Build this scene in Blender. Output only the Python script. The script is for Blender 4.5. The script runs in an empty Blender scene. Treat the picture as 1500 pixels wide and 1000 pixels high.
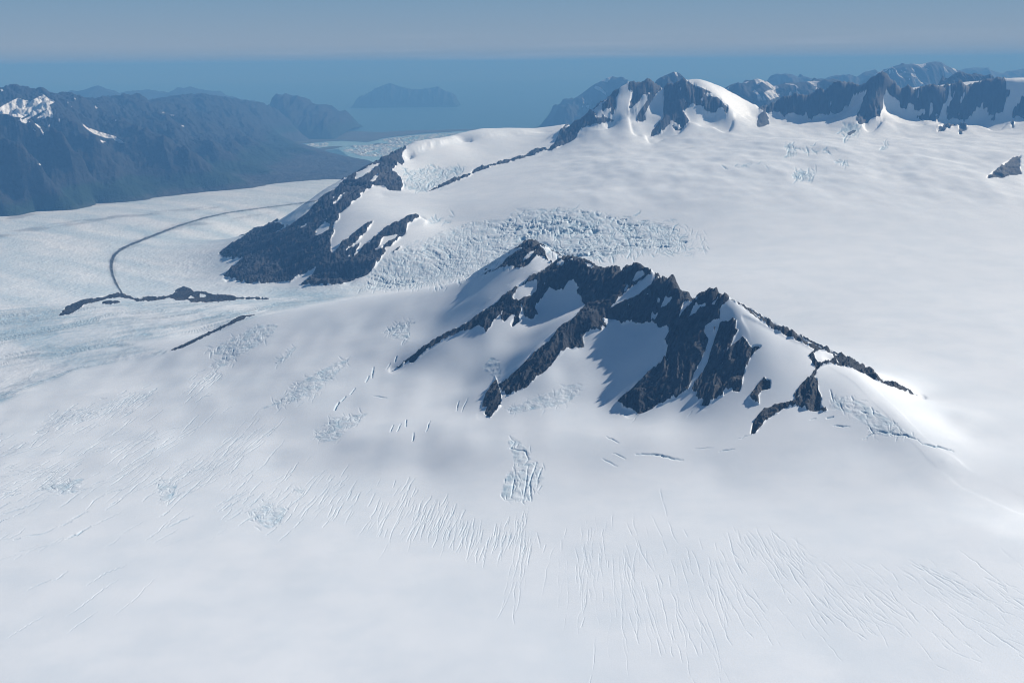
import bpy, math, time
import numpy as np
T0 = time.time()
def LOG(*a): pass
rng = np.random.default_rng(11)
sc = bpy.context.scene
COL = sc.collection

# ------------------------------------------------------------------ camera
# metres; the camera flies 2600 m above the sea and looks along +Y
ZC = 2600.0
F = 1608.0                       # focal length in pixels of the 1500 px wide photograph
PITCH = math.radians(14.28)
ROLL = math.radians(0.52)
cP, sP, cR, sR = math.cos(PITCH), math.sin(PITCH), math.cos(ROLL), math.sin(ROLL)
FW = np.array([0, cP, -sP]); UP0 = np.array([0, sP, cP]); RT0 = np.array([1.0, 0, 0])
RT = RT0 * cR - UP0 * sR
UP = UP0 * cR + RT0 * sR

def unproj(px, py, Y):
    """the point at forward distance Y seen at pixel (px, py)"""
    a = (px - 750) / F; b = (499.5 - py) / F
    d = FW + a * RT + b * UP
    s = Y / d[1]
    return np.array([d[0] * s, Y, ZC + d[2] * s])

def on_z(px, py, z):
    a = (px - 750) / F; b = (499.5 - py) / F
    d = FW + a * RT + b * UP
    s = (z - ZC) / d[2]
    return np.array([d[0] * s, d[1] * s, z])

def proj(X, Y, Z):
    z = Z - ZC
    w = Y * FW[1] + z * FW[2]
    px = 750 + F * (X * RT[0] + Y * RT[1] + z * RT[2]) / w
    py = 499.5 - F * (X * UP[0] + Y * UP[1] + z * UP[2]) / w
    return px, py

cam = bpy.data.cameras.new('camera'); camo = bpy.data.objects.new('camera', cam); COL.objects.link(camo)
from mathutils import Matrix
M = Matrix(((RT[0], UP[0], -FW[0], 0), (RT[1], UP[1], -FW[1], 0), (RT[2], UP[2], -FW[2], ZC), (0, 0, 0, 1)))
camo.matrix_world = M
cam.sensor_fit = 'HORIZONTAL'; cam.sensor_width = 36; cam.lens = 36 * F / 1500
cam.clip_start = 10; cam.clip_end = 600000
sc.camera = camo

# ------------------------------------------------------------------ noise
G = rng.random((256, 256)) * 2 * np.pi
GX = np.cos(G).astype(np.float32); GY = np.sin(G).astype(np.float32)
def gnoise(x, y):
    xi = np.floor(x); yi = np.floor(y)
    fx = (x - xi).astype(np.float32); fy = (y - yi).astype(np.float32)
    xi = xi.astype(np.int32) & 255; yi = yi.astype(np.int32) & 255
    x1 = (xi + 1) & 255; y1 = (yi + 1) & 255
    u = fx * fx * fx * (fx * (fx * 6 - 15) + 10); v = fy * fy * fy * (fy * (fy * 6 - 15) + 10)
    n00 = GX[yi, xi] * fx + GY[yi, xi] * fy
    n10 = GX[yi, x1] * (fx - 1) + GY[yi, x1] * fy
    n01 = GX[y1, xi] * fx + GY[y1, xi] * (fy - 1)
    n11 = GX[y1, x1] * (fx - 1) + GY[y1, x1] * (fy - 1)
    a = n00 + u * (n10 - n00); b = n01 + u * (n11 - n01)
    return (a + v * (b - a)) * 1.4
def fbm(x, y, oct=4, gain=0.5):
    s = 0; a = 1.0; k = 1.0
    for o in range(oct):
        s = s + a * gnoise(x * k + 17.3 * o, y * k + 5.7 * o); a *= gain; k *= 2.03
    return s
def ridged(x, y, oct=4, gain=0.5):
    s = 0; a = 1.0; k = 1.0
    for o in range(oct):
        s = s + a * (1 - 2 * np.abs(gnoise(x * k + 31.1 * o, y * k + 11.9 * o))); a *= gain; k *= 2.07
    return s
def sstep(a, b, x):
    t = np.clip((x - a) / (b - a), 0, 1); return t * t * (3 - 2 * t)

# ------------------------------------------------------------------ polygons
def fill(poly, W, H, out, val=1.0):
    p = np.asarray(poly, float)
    x0, y0 = np.floor(p.min(0)).astype(int) - 1; x1, y1 = np.ceil(p.max(0)).astype(int) + 2
    x0 = max(x0, 0); y0 = max(y0, 0); x1 = min(x1, W); y1 = min(y1, H)
    if x1 <= x0 or y1 <= y0: return
    gx, gy = np.meshgrid(np.arange(x0, x1) + .5, np.arange(y0, y1) + .5)
    ins = np.zeros(gx.shape, bool)
    n = len(p)
    for i in range(n):
        ax, ay = p[i]; bx, by = p[(i + 1) % n]
        if ay == by: continue
        c = ((ay > gy) != (by > gy)) & (gx < (bx - ax) * (gy - ay) / (by - ay) + ax)
        ins ^= c
    out[y0:y1, x0:x1][ins] = val
def in_poly(poly, x, y):
    p = np.asarray(poly, float); ins = np.zeros(x.shape, bool); n = len(p)
    bb = (x >= p[:, 0].min()) & (x <= p[:, 0].max()) & (y >= p[:, 1].min()) & (y <= p[:, 1].max())
    xs = x[bb]; ys = y[bb]; r = np.zeros(xs.shape, bool)
    for i in range(n):
        ax, ay = p[i]; bx, by = p[(i + 1) % n]
        if ay == by: continue
        r ^= ((ay > ys) != (by > ys)) & (xs < (bx - ax) * (ys - ay) / (by - ay) + ax)
    ins[bb] = r
    return ins
def blur(a, n):
    for _ in range(n):
        p = np.pad(a, 1, mode='edge')
        a = (p[:-2, 1:-1] + 2 * p[1:-1, 1:-1] + p[2:, 1:-1]) / 4
        p = np.pad(a, 1, mode='edge')
        a = (p[1:-1, :-2] + 2 * p[1:-1, 1:-1] + p[1:-1, 2:]) / 4
    return a
# frames of the enlarged views the outlines were traced in: x0, y0, scale
FR = dict(K=(680, 340, .16), L=(860, 380, .24), C5=(550, 330, .3), C6=(850, 380, .36667), O=(0, 400, .28),
          N=(320, 200, .22), B=(480, 170, .226667), P=(820, 95, .206667), Q=(1050, 80, .16), R=(1270, 80, .153333),
          C4=(1050, 60, .3), S=(0, 110, .2), I=(560, 280, .32), W7=(0, 380, .4), W8=(400, 560, .4), M=(560, 470, .2),
          S2=(280, 110, .2), X=(0, 0, 1), E=(1180, 480, .32))
SS = 2
def raster(adds, subs=(), bl=2):
    im = np.zeros((1000 * SS, 1500 * SS), np.float32)
    for lst, v in ((adds, 1.0), (subs, 0.0)):
        for fr, pts in lst:
            x0, y0, s = FR[fr]
            fill([((x0 + a * s) * SS, (y0 + b * s) * SS) for a, b in pts], 1500 * SS, 1000 * SS, im, v)
    return blur(im, bl)
def sample(im, px, py):
    x = np.clip(px * SS - .5, 0, im.shape[1] - 1.001); y = np.clip(py * SS - .5, 0, im.shape[0] - 1.001)
    xi = x.astype(np.int32); yi = y.astype(np.int32); fx = (x - xi).astype(np.float32); fy = (y - yi).astype(np.float32)
    a = im[yi, xi] * (1 - fx) + im[yi, xi + 1] * fx
    b = im[yi + 1, xi] * (1 - fx) + im[yi + 1, xi + 1] * fx
    r = a * (1 - fy) + b * fy
    return np.where((px > -5) & (px < 1505) & (py < 1005) & (py > 0), r, 0)

# ---- rock and snow outlines
ROCK_NUN = [
 ('K', [(110,415),(200,365),(290,325),(350,285),(400,225),(470,180),(560,110),(640,85),(710,100),(690,125),(740,160),(745,215),(770,250),(810,270),(790,275),(740,230),(700,210),(660,225),(600,275),(560,305),(510,325),(480,320),(440,330),(460,300),(380,310),(300,330),(220,365),(170,390)]),
 ('K', [(700,95),(800,145),(835,165),(905,222),(912,232),(860,203),(800,160)]),
 ('K', [(0,850),(100,775),(200,710),(300,640),(400,545),(450,500),(560,440),(640,370),(740,325),(810,280),(870,240),(910,228),(950,236),(1000,234),(1100,250),(1190,290),(1260,340),(1375,312),(1375,600),(1240,640),(1120,660),(1080,640),(1075,580),(1040,560),(1020,540),(1060,510),(1020,480),(1000,430),(960,430),(930,480),(900,530),(850,525),(790,500),(770,520),(750,540),(720,590),(660,650),(650,690),(680,745),(620,795),(560,770),(520,720),(500,760),(510,800),(440,855),(430,830),(460,770),(500,690),(470,740),(420,760),(370,810),(335,790),(330,760),(270,810),(250,860),(195,915),(160,870),(110,850),(60,880),(0,910)]),
 ('M', [(95,348),(180,285),(250,235),(320,175),(420,120),(520,65),(600,20),(640,0),(700,0),(700,35),(620,50),(560,75),(520,100),(440,145),(340,200),(280,250),(225,295),(190,292),(130,335)]),
 ('C5', [(1040,380),(1100,300),(1200,270),(1200,330),(1180,370),(1130,400),(1105,430),(1120,480),(1130,490),(1050,500),(1010,545),(1020,590),(960,600),(940,590),(890,640),(850,690),(790,740),(740,790),(650,830),(610,800),(600,770),(650,740),(720,680),(760,630),(850,560),(900,500),(950,470),(1010,410)]),
 ('C5', [(560,790),(590,760),(580,720),(600,780),(615,830),(610,880),(560,935),(530,910),(555,878),(520,890),(525,850)]),
 ('L', [(0,-4),(85,56),(110,62),(140,45),(160,52),(185,40),(215,78),(240,50),(280,36),(330,34),(355,62),(375,54),(385,80),(430,105),(440,118),(470,122),(525,110),(545,140),(570,195),(605,182),(630,205),(660,245),(690,225),(740,186),(755,205),(790,186),(870,232),(810,300),(805,360),(760,370),(720,400),(715,450),(740,480),(720,560),(680,640),(650,700),(610,800),(575,815),(545,845),(525,840),(460,880),(440,875),(390,910),(310,940),(295,918),(285,915),(220,900),(205,865),(180,858),(230,820),(330,740),(400,660),(480,590),(495,520),(470,490),(500,440),(500,405),(440,410),(410,380),(300,390),(270,375),(215,395),(180,360),(95,350),(120,410),(85,405),(90,430),(20,430),(0,440)]),
 ('L', [(815,380),(850,372),(880,365),(910,365),(905,430),(920,430),(870,530),(815,605),(880,530),(950,465),(970,490),(990,530),(1030,520),(1065,525),(1035,545),(1000,590),(965,660),(950,720),(945,760),(930,800),(890,795),(885,775),(830,800),(830,830),(800,830),(735,885),(695,880),(715,840),(680,850),(665,830),(675,800),(640,800),(645,770),(700,690),(740,620),(765,520),(790,450),(810,400)]),
 ('L', [(768,432),(785,408),(776,452)]),
 ('L', [(990,840),(1010,800),(1040,760),(1080,720),(1120,735),(1115,780),(1070,790),(1045,830),(1050,880),(1020,860)]),
 ('C6', [(590,150),(680,197),(770,252),(850,292),(940,332),(1010,367),(1060,387),(1150,432),(1210,477),(1290,507),(1360,552),(1290,520),(1200,490),(1140,455),(1080,430),(1040,420),(1010,415),(985,415),(950,430),(935,465),(950,480),(950,520),(965,545),(960,580),(990,600),(970,605),(920,600),(860,580),(800,595),(790,610),(740,640),(700,690),(680,695),(690,650),(730,600),(760,590),(800,570),(860,560),(855,535),(890,490),(920,470),(940,430),(915,380),(940,355),(900,335),(770,275),(640,180)]),
]
SNOW_NUN = [
 ('K', [(530,250),(560,215),(640,165),(695,145),(640,190),(580,235)]),
 ('K', [(440,600),(490,490),(560,460),(650,440),(670,450),(660,510),(600,570),(500,625),(450,620)]),
 ('K', [(720,480),(745,435),(745,475)]), ('K', [(830,290),(870,265),(920,250),(915,290),(880,285)]),
 ('K', [(1100,280),(1150,280),(1190,315),(1165,335),(1120,305)]), ('K', [(930,243),(1000,242),(980,258)]),
 ('K', [(515,650),(530,745),(545,745),(525,660)]), ('K', [(340,710),(352,708),(350,760),(335,760)]),
 ('K', [(935,470),(950,430),(990,430),(1030,500),(1020,560),(920,575)]),
 ('L', [(275,130),(300,75),(335,55),(365,85),(300,130)]),
 ('L', [(215,215),(280,170),(370,90),(410,88),(420,122),(330,210),(230,250),(130,300),(160,270)]),
 ('L', [(225,190),(245,150),(255,165),(235,195)]), ('L', [(425,270),(435,225),(450,240),(440,275)]),
 ('L', [(440,310),(470,250),(480,220),(500,235),(530,220),(490,270)]), ('L', [(390,365),(395,325),(430,335),(415,372)]),
 ('L', [(555,345),(575,300),(590,255),(650,250),(600,290)]), ('L', [(620,350),(650,280),(720,262),(725,285),(680,310)]),
 ('L', [(728,307),(770,250),(812,206),(784,250)]), ('L', [(360,225),(365,205),(380,215)]), ('L', [(250,280),(262,270),(258,290)]),
 ('L', [(805,300),(870,235),(905,260),(912,365),(880,362),(850,370),(815,375)]),
 ('C6', [(930,370),(960,358),(1010,370),(1015,390),(980,410),(945,410)]), ('C6', [(1020,388),(1037,412),(1028,414)]),
 ('C6', [(868,550),(880,545),(885,560)]), ('C6', [(905,560),(915,555),(915,570)]),
]
ROCK_SMALL = {
 'outcrop': ([('O', [(305,222),(350,170),(420,140),(480,130),(560,115),(620,100),(660,110),(710,130),(760,120),(840,122),(905,110),(920,85),(960,66),(1000,80),(1015,95),(1060,92),(1110,110),(1200,112),(1250,125),(1340,122),(1400,125),(1412,138),(1350,135),(1250,132),(1230,140),(1140,148),(1000,152),(990,140),(920,140),(890,125),(820,140),(720,145),(680,130),(620,125),(560,130),(500,150),(440,160),(410,190),(370,210),(340,215)]),
              ('O', [(530,150),(560,142),(620,142),(635,152),(590,158),(540,160)])],
             [('O', [(980,130),(1000,118),(1022,131)]), ('O', [(1045,108),(1080,110),(1085,125),(1045,125)]), ('O', [(720,130),(760,125),(740,135)])]),
 'band': ([('O', [(885,402),(960,370),(1020,340),(1120,295),(1200,255),(1240,225),(1330,206),(1400,190),(1500,168),(1440,194),(1360,212),(1290,228),(1270,242),(1220,262),(1120,308),(1040,348),(960,388),(900,404)])], []),
 'knob': ([('P', [(1395,435),(1400,390),(1430,355),(1460,360),(1480,390),(1485,415),(1440,440),(1420,440)])], []),
 'edge': ([('C4', [(1320,670),(1350,640),(1400,600),(1450,570),(1485,565),(1480,620),(1490,645),(1440,655),(1400,665),(1340,670)])], []),
 'icerock': ([('Q', [(1195,722),(1215,705),(1250,690),(1290,690),(1240,715),(1220,742)])], []),
}
ROCK_CLIFF = [
 ('N', [(30,925),(100,870),(220,760),(340,700),(460,610),(520,555),(600,490),(670,415),(740,370),(800,330),(880,255),(930,205),(1000,176),(1100,155),(1130,115),(1200,70),(1255,78),(1215,110),(1235,160),(1225,190),(1195,170),(1155,225),(1215,270),(1230,330),(1215,355),(1140,350),(1090,330),(1040,320),(1000,345),(940,385),(950,400),(900,430),(860,465),(830,490),(800,520),(805,545),(760,590),(770,640),(745,680),(745,780),(770,780),(830,700),(940,610),(1030,560),(1000,610),(940,680),(880,730),(830,775),(900,740),(950,700),(900,790),(960,740),(1080,640),(1150,590),(1250,545),(1310,530),(1345,537),(1300,560),(1260,580),(1245,640),(1190,690),(1130,740),(1060,840),(1000,910),(900,950),(820,980),(620,990),(550,985),(620,920),(660,870),(550,920),(480,965),(300,975),(180,975),(100,950)]),
 ('N', [(0,770),(120,700),(215,640),(235,605),(340,585),(470,573),(520,555),(460,610),(340,700),(300,760),(215,805),(100,812),(30,800)]),
 ('N', [(1160,765),(1225,722),(1200,750),(1165,770)]),
 ('B', [(640,487),(720,443),(830,403),(910,381),(945,341),(1090,304),(1130,286),(1250,258),(1340,211),(1400,201),(1420,215),(1340,242),(1240,277),(1110,312),(1000,342),(950,360),(920,387),(840,417),(700,467)]),
]
SNOW_CLIFF = [
 ('N', [(905,285),(920,240),(1000,195),(1095,165),(1050,205),(960,270)]), ('N', [(645,660),(650,620),(700,570),(745,575),(740,610),(690,650)]),
 ('N', [(535,615),(590,580),(595,595),(560,615)]), ('N', [(900,445),(920,420),(955,415),(940,430)]), ('N', [(700,550),(770,520),(780,525),(720,552)]),
 ('N', [(1075,715),(1100,660),(1190,645),(1200,670),(1120,715),(1060,755),(1040,750)]), ('N', [(1100,740),(1140,730),(1145,750),(1110,752)]),
 ('N', [(860,800),(875,780),(880,795)]), ('N', [(766,395),(775,390),(768,418)]), ('N', [(760,450),(840,370),(850,375),(790,440)]), ('N', [(1000,300),(1060,240),(1065,262),(1030,310)]),
]
ROCK_PEAK = [
 ('P', [(0,490),(60,425),(130,360),(205,340),(240,360),(270,385),(310,370),(300,350),(350,390),(395,400),(330,410),(250,430),(195,440),(150,455),(110,520),(60,545),(0,575),(-60,600),(-100,600),(-50,560)]),
 ('P', [(305,330),(300,310),(340,270),(360,220),(410,180),(420,190),(400,230),(400,280),(380,350),(355,350),(370,300),(330,320)]),
 ('P', [(210,320),(330,228),(430,148),(436,156),(340,240),(240,315)]),
 ('P', [(480,185),(500,135),(520,106),(545,138),(620,94),(680,111),(720,170),(690,195),(660,215),(640,190),(600,210),(560,260),(500,310),(485,305),(510,250),(540,200),(500,190)]),
 ('P', [(545,400),(550,350),(600,280),(640,225),(690,190),(680,215),(640,270),(600,340),(610,380),(590,400)]), ('P', [(455,355),(550,310),(540,325)]),
 ('P', [(645,510),(650,475),(700,410),(740,370),(730,320),(745,260),(735,220),(740,160),(790,125),(830,101),(870,113),(930,150),(1000,190),(1060,215),(1140,245),(1180,285),(1195,300),(1180,350),(1160,310),(1130,300),(1090,330),(1060,315),(1010,325),(1030,290),(970,290),(930,275),(900,310),(870,330),(900,370),(920,400),(880,440),(860,465),(810,460),(790,410),(760,440),(720,485),(690,500)]),
]
SNOW_PEAK = [('P', [(780,395),(800,395),(870,438),(840,450),(790,420)]), ('P', [(995,240),(1015,250),(1000,262)]), ('P', [(885,230),(897,262),(885,268)]), ('P', [(560,255),(590,205),(600,210),(575,255)])]
ROCK_WALL = [
 ('Q', [(390,470),(480,418),(620,382),(780,356),(1000,297),(1080,262),(1180,240),(1300,282),(1400,222),(1480,176),(1500,186),(1500,560),(1430,590),(1400,580),(1380,630),(1300,640),(1275,600),(1290,520),(1330,450),(1360,390),(1400,370),(1410,345),(1340,335),(1230,370),(1220,440),(1190,470),(1100,540),(1050,545),(970,550),(880,560),(870,600),(840,580),(830,555),(740,545),(660,530),(620,570),(580,540),(540,500),(510,525),(480,510),(440,525),(400,490)]),
 ('R', [(0,215),(90,190),(150,175),(200,200),(240,245),(320,316),(420,296),(470,306),(500,331),(600,296),(720,271),(790,291),(880,266),(1000,286),(1130,241),(1310,226),(1330,310),(1310,350),(1370,390),(1330,420),(1300,530),(1240,540),(1220,580),(1200,540),(1165,570),(1150,510),(1100,470),(1060,500),(1000,570),(930,630),(880,600),(760,630),(780,560),(690,600),(640,560),(580,580),(540,530),(490,550),(440,520),(430,470),(380,495),(320,490),(310,440),(250,380),(200,365),(160,370),(150,440),(150,510),(110,600),(30,620),(0,650)]),
 ('R', [(450,630),(580,600),(680,610),(670,640),(590,630)]), ('R', [(660,735),(760,690),(900,640),(860,670),(740,725)]),
 ('R', [(880,755),(880,710),(920,670),(960,715),(910,730),(905,755)]), ('R', [(1080,630),(1170,600),(1270,605),(1170,620)]),
 ('R', [(1385,570),(1440,500),(1500,420),(1520,420),(1520,610),(1440,590),(1390,600)]), ('R', [(1370,680),(1400,655),(1410,680)]),
]
SNOW_WALL = [
 ('Q', [(960,530),(1000,490),(1050,420),(1050,470),(1030,500)]), ('Q', [(1120,490),(1140,450),(1180,430),(1190,455)]), ('Q', [(690,510),(710,495),(740,520)]),
 ('Q', [(595,455),(622,480),(610,500)]), ('Q', [(760,490),(805,522),(770,515)]), ('Q', [(1060,520),(1075,505),(1080,535)]), ('Q', [(1240,350),(1270,325),(1255,355)]),
 ('R', [(485,340),(500,340),(495,480),(480,485)]), ('R', [(600,500),(615,445),(630,520),(630,590),(590,590)]),
 ('R', [(690,600),(710,520),(760,450),(780,370),(780,285),(800,285),(800,400),(840,360),(830,430),(780,520),(740,600),(700,610)]),
 ('R', [(890,450),(910,400),(945,350),(930,440),(900,490)]), ('R', [(908,286),(940,290),(925,325)]), ('R', [(1238,380),(1257,380),(1250,420)]),
 ('R', [(100,390),(140,400),(130,425)]), ('R', [(800,560),(830,530),(860,580)]), ('R', [(430,385),(470,340),(460,390)]), ('R', [(90,515),(130,510),(110,530)]), ('R', [(1285,455),(1310,460),(1300,475)]),
]

# ------------------------------------------------------------------ control points of the terrain
CP = []          # u, lnY, z, c
def P(px, py, Y=None, z=None, c=.03):
    q = unproj(px, py, Y) if z is None else on_z(px, py, z)
    CP.append((q[0] / q[1], math.log(q[1]), q[2], c))
def UYZ(u, Y, z, c=.06): CP.append((u, math.log(Y), z, c))
def LINE(pts, step=9, c=.004, back=None):
    pts = np.array(pts, float)
    if back:                       # the ground falls away behind the crest
        acc = 0
        for a, b in zip(pts[:-1], pts[1:]):
            m = max(1, int((b[0] - a[0]) / 18))
            for k in range(m):
                q = a + (b - a) * (k + .5) / m
                if 1240 < q[0] < 1420 and q[1] > 400: continue
                w3 = unproj(*q)
                for f in (.35, 1.0): UYZ(w3[0] / w3[1], w3[1] + back[0] * f, max(w3[2] - back[1] * f, 1062), .012)
    for i in range(len(pts) - 1):
        n = max(1, int(np.hypot(*(pts[i + 1, :2] - pts[i, :2])) / step))
        for k in range(n):
            q = pts[i] + (pts[i + 1] - pts[i]) * k / n
            P(q[0], q[1], q[2], c=c)
    P(*pts[-1], c=c)
# foreground icefield
for px, py, z in [(-150,1000,985),(0,1000,1000),(350,1000,1015),(750,1000,1030),(1150,1000,1045),(1500,1000,1060),(1650,1000,1065),
                  (-100,800,940),(0,800,950),(250,800,962),(450,800,974),(750,800,986),(1050,800,1006),(1250,800,1024),(1500,800,1048),(1650,820,1055),
                  (-80,690,890),(0,690,905),(180,680,936),(330,680,950),(480,690,953),(620,690,966),(760,760,984),(900,760,994),
                  (-60,620,845),(0,618,860),(110,600,888),(200,590,910),(300,570,945),(350,540,968),
                  (0,560,815),(120,555,860),(220,550,905),(320,530,955),(0,510,785),(100,505,815),(180,500,845),(250,490,880),(0,470,735),(100,478,785),(190,470,812),(290,462,850),(350,455,868)]:
    P(px, py, z=z, c=.05)
# the lower glacier, sloping to its snout
for px, py, z in [(0,435,680),(-120,440,690),(120,440,705),(60,400,595),(0,380,540),(180,395,570),(300,400,600),(0,350,455),(160,350,465),(280,360,500),(300,320,405),(150,315,345),(0,325,360),
                  (-130,350,440),(-120,325,350),(380,300,340),(230,300,318),(450,285,280),(350,275,255),(500,266,205),(420,262,190),(490,258.5,170),(420,430,735),(330,415,655),(420,422,722),(480,423,770)]:
    P(px, py, z=z, c=.05)
for u, Y, z in [(-.55,18500,250),(-.45,19500,220),(-.35,21000,170),(-.25,23500,110),(-.18,25500,60),(-.6,21000,50),(-.19,24600,40),(-.15,24800,30),(-.22,24100,70),(-.26,23300,110),(-.4,24000,-50),(-.25,26000,-60),(-.12,26000,-80),(-.05,25500,-80),(0.,25000,0)]:
    UYZ(u, Y, z)
# the dome of snow left of the nunatak: its skyline, and the slope that faces us
LINE([(697,406,6900),(640,414,6870),(560,425.5,7050),(480,439,7040),(400,454,7040),(330,474,6870),(250,509,6490)], step=22, c=.012)
for px, py, z in [(600,445,1190),(680,432,1268),(520,470,1110),(450,500,1045),(400,520,1012),(640,480,1165),(560,500,1105),(500,545,1040),(430,575,1000),(560,580,1030),(620,560,1062),(540,640,1010),(640,620,1044),(690,650,1028),(430,640,962)]:
    P(px, py, z=z, c=.02)
UYZ(-.22, 7450, 890, .02); UYZ(-.14, 7600, 960, .02); UYZ(-.08, 7600, 1000, .02); UYZ(-.28, 6980, 850, .02); UYZ(-.03, 7700, 1050, .02)
# ---- the nunatak
LINE([(697,406.5,6900),(712,400,6860),(736,385.5,6800),(750,372,6760),(769,358,6720),(782,353.5,6690),(792,357,6640),(808,365.5,6500),(825.5,376.5,6330),(840,377.5,6220)], step=6)
LINE([(840,377.5,6220),(857,380,6150),(870,387,6080),(881,394,6020),(890,391.5,5990),(904,390,5950),(911,398.5,5900),(919,392,5850),(927,388.5,5800),(939,388,5750),(950,393.5,5690),(965,408,5600),(986,406.5,5550),(996,426,5470),(1005,424.5,5440),(1018,438.5,5390),(1027,432,5350),(1037.5,425,5310),(1049.5,425,5280),(1069,436,5240),(1090,449,5210),(1131,474,5150),(1164,489,5090),(1195,504,5050),(1235,522.5,5020),(1272,540.5,5000),(1310,561,4970),(1349,583,4950)], step=6, back=(260, 150))
LINE([(825,377,6330),(808,386,6180),(789,398,6080),(769.5,410,6020),(752,421.5,5950),(728,442,5860),(704,460,5790),(680,474.5,5740),(660,488,5690),(626,508,5610),(579,540,5500)], step=7)
LINE([(939,388,5750),(945,404,5680),(935,419,5610),(908,437,5530),(880,452,5450),(850,463,5370),(820,484,5270),(790,511,5150),(760,538,5050),(736,562,4970),(720,584,4850),(708,607,4720)], step=7)
LINE([(1037,425,5310),(1010,455,5220),(990,480,5140),(974,508,5040),(955,538,4930),(930,570,4800),(925,604,4670)], step=7)
LINE([(1069,436,5240),(1077,472,5090),(1090,495,5000),(1086,525,4890),(1066,556,4770),(1036,589,4650)], step=7, c=.006)
LINE([(1049,478,5125),(1036,518,4950),(1018,555,4810),(1004,580,4730)], step=12, c=.01)
LINE([(1215,525,4960),(1257,550,4825),(1286,581,4645),(1314,607,4480),(1346,642,4285),(1385,674,4085),(1417,700,3955),(1487,735,3770),(1530,752,3690)], step=4, c=.006)
P(1375,596,z=1062,c=.012); P(1410,609,z=1055,c=.02)
for px, py, Y in [(770,470,5790),(740,500,5580),(700,530,5390),(680,570,5150),(830,432,5920),(845,450,5740),(810,470,5600),(780,500,5400),(740,540,5170),(700,590,4850),(660,600,4870),(800,440,5960),
                  (900,470,5430),(945,462,5400),(960,478,5280),(890,510,5210),(930,500,5210),(900,550,5000),(850,560,4950),(800,590,4790),(885,590,4800),(850,500,5270),(820,540,5070),(770,580,4860),(880,420,5800),(900,425,5720),
                  (1120,520,4890),(1150,560,4720),(1120,600,4540),(1050,640,4360),(1200,600,4540),(1190,555,4760),(1250,600,4520),(1180,650,4270),(1270,650,4270),(950,640,4385),(860,640,4435),(760,640,4465),(1000,610,4600),(1100,560,4730),(1300,670,4150),(1150,500,5010)]:
    P(px, py, Y, c=.008)
for px, py, z in [(1420,640,1035),(1480,690,1036),(1390,615,1050),(1520,650,1040),(1450,600,1040),(1350,720,1024),(1200,720,1012),(1450,770,1038),(1050,700,1006),(850,700,998),(700,700,986),(1620,700,1045)]:
    P(px, py, z=z, c=.025)
# plain of ice behind the nunatak
for u, Y, z in [(.02,7000,1150),(.08,6700,1090),(.14,6350,1055),(.2,6100,1045),(.26,5900,1040),(.33,5700,1040),(.42,5500,1042),(.55,5300,1045),(.6,4300,1050)]: UYZ(u, Y, z, .02)
for px, py, z in [(980,400,1075),(1100,420,1062),(1250,470,1050),(1250,400,1068),(1400,450,1055),(1400,350,1105),(1500,500,1050),(1600,400,1080),(1500,300,1190),(1200,340,1130),(1050,360,1092),(1050,320,1165),
                  (1200,300,1215),(1400,270,1290),(1400,240,1385),(1300,225,1450),(1200,250,1365),(1100,250,1385),(1000,250,1385),(1000,220,1440),(900,230,1410),(880,265,1300),(950,290,1222),(1100,280,1280),(1500,265,1300),(1600,250,1350),
                  (1100,205,1545),(1200,205,1548),(1300,205,1520),(1400,205,1520),(1500,210,1500),(1600,210,1500),(1000,200,1510),(900,203,1470)]:
    P(px, py, z=z, c=.04)
# icefall
for px, py, z in [(600,410,800),(560,416,780),(700,385,905),(650,365,935),(760,345,1010),(700,330,1045),(850,345,1040),(900,320,1110),(800,310,1150),(950,350,1065),(880,300,1195),(700,300,1140),(640,330,1010),(800,280,1235)]:
    P(px, py, z=z, c=.04)
# cliff mountain left of the icefall
LINE([(340,405,10100),(380,366,10900),(430,318,11700),(450,300,12000),(480,276,12700),(520,252,13500),(545,240,14000),(570,227,14600),(588,217,15000),(604,208,15500)], step=8)
LINE([(604,208,15500),(640,203,16200),(672,194,16900),(700,189,17500),(740,187,18000),(780,187,18500),(826,183,19000)], step=10, c=.006)
LINE([(486,292,11900),(540,276,12300),(580,277,12500),(612,279,12700),(640,275,12900),(690,255,13900),(740,240,14900),(790,222,15900),(812,207,16500),(840,185,17000),(862,163,17300)], step=9)
LINE([(616,318,10900),(585,332,10500),(555,352,10100),(530,380,9650),(510,405,9350)], step=9)
for px, py, Y in [(500,300,11500),(470,330,11000),(540,310,11100),(500,345,10300),(450,380,10000),(400,405,9700),(350,409,9700),(470,408,9350),(560,360,9900),(580,300,11600),(560,285,12200),(340,375,11300),(390,338,12600),(330,395,10300),(420,400,9700),(530,330,10600),(480,370,9850),(640,300,11700),
                  (620,262,14000),(650,255,14400),(700,228,15800),(680,210,16600),(760,205,17200),(640,230,15200),(600,235,14900),(590,255,14000),(800,196,18000)]:
    P(px, py, Y, c=.012)
UYZ(-.02,19800,900); UYZ(.05,21000,900); UYZ(-.04,22500,-50); UYZ(.05,24000,100); UYZ(-.085,17500,500,.03); UYZ(-.11,16500,300,.03); UYZ(-.14,15500,290,.03); UYZ(-.17,14500,330,.03)
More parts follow.
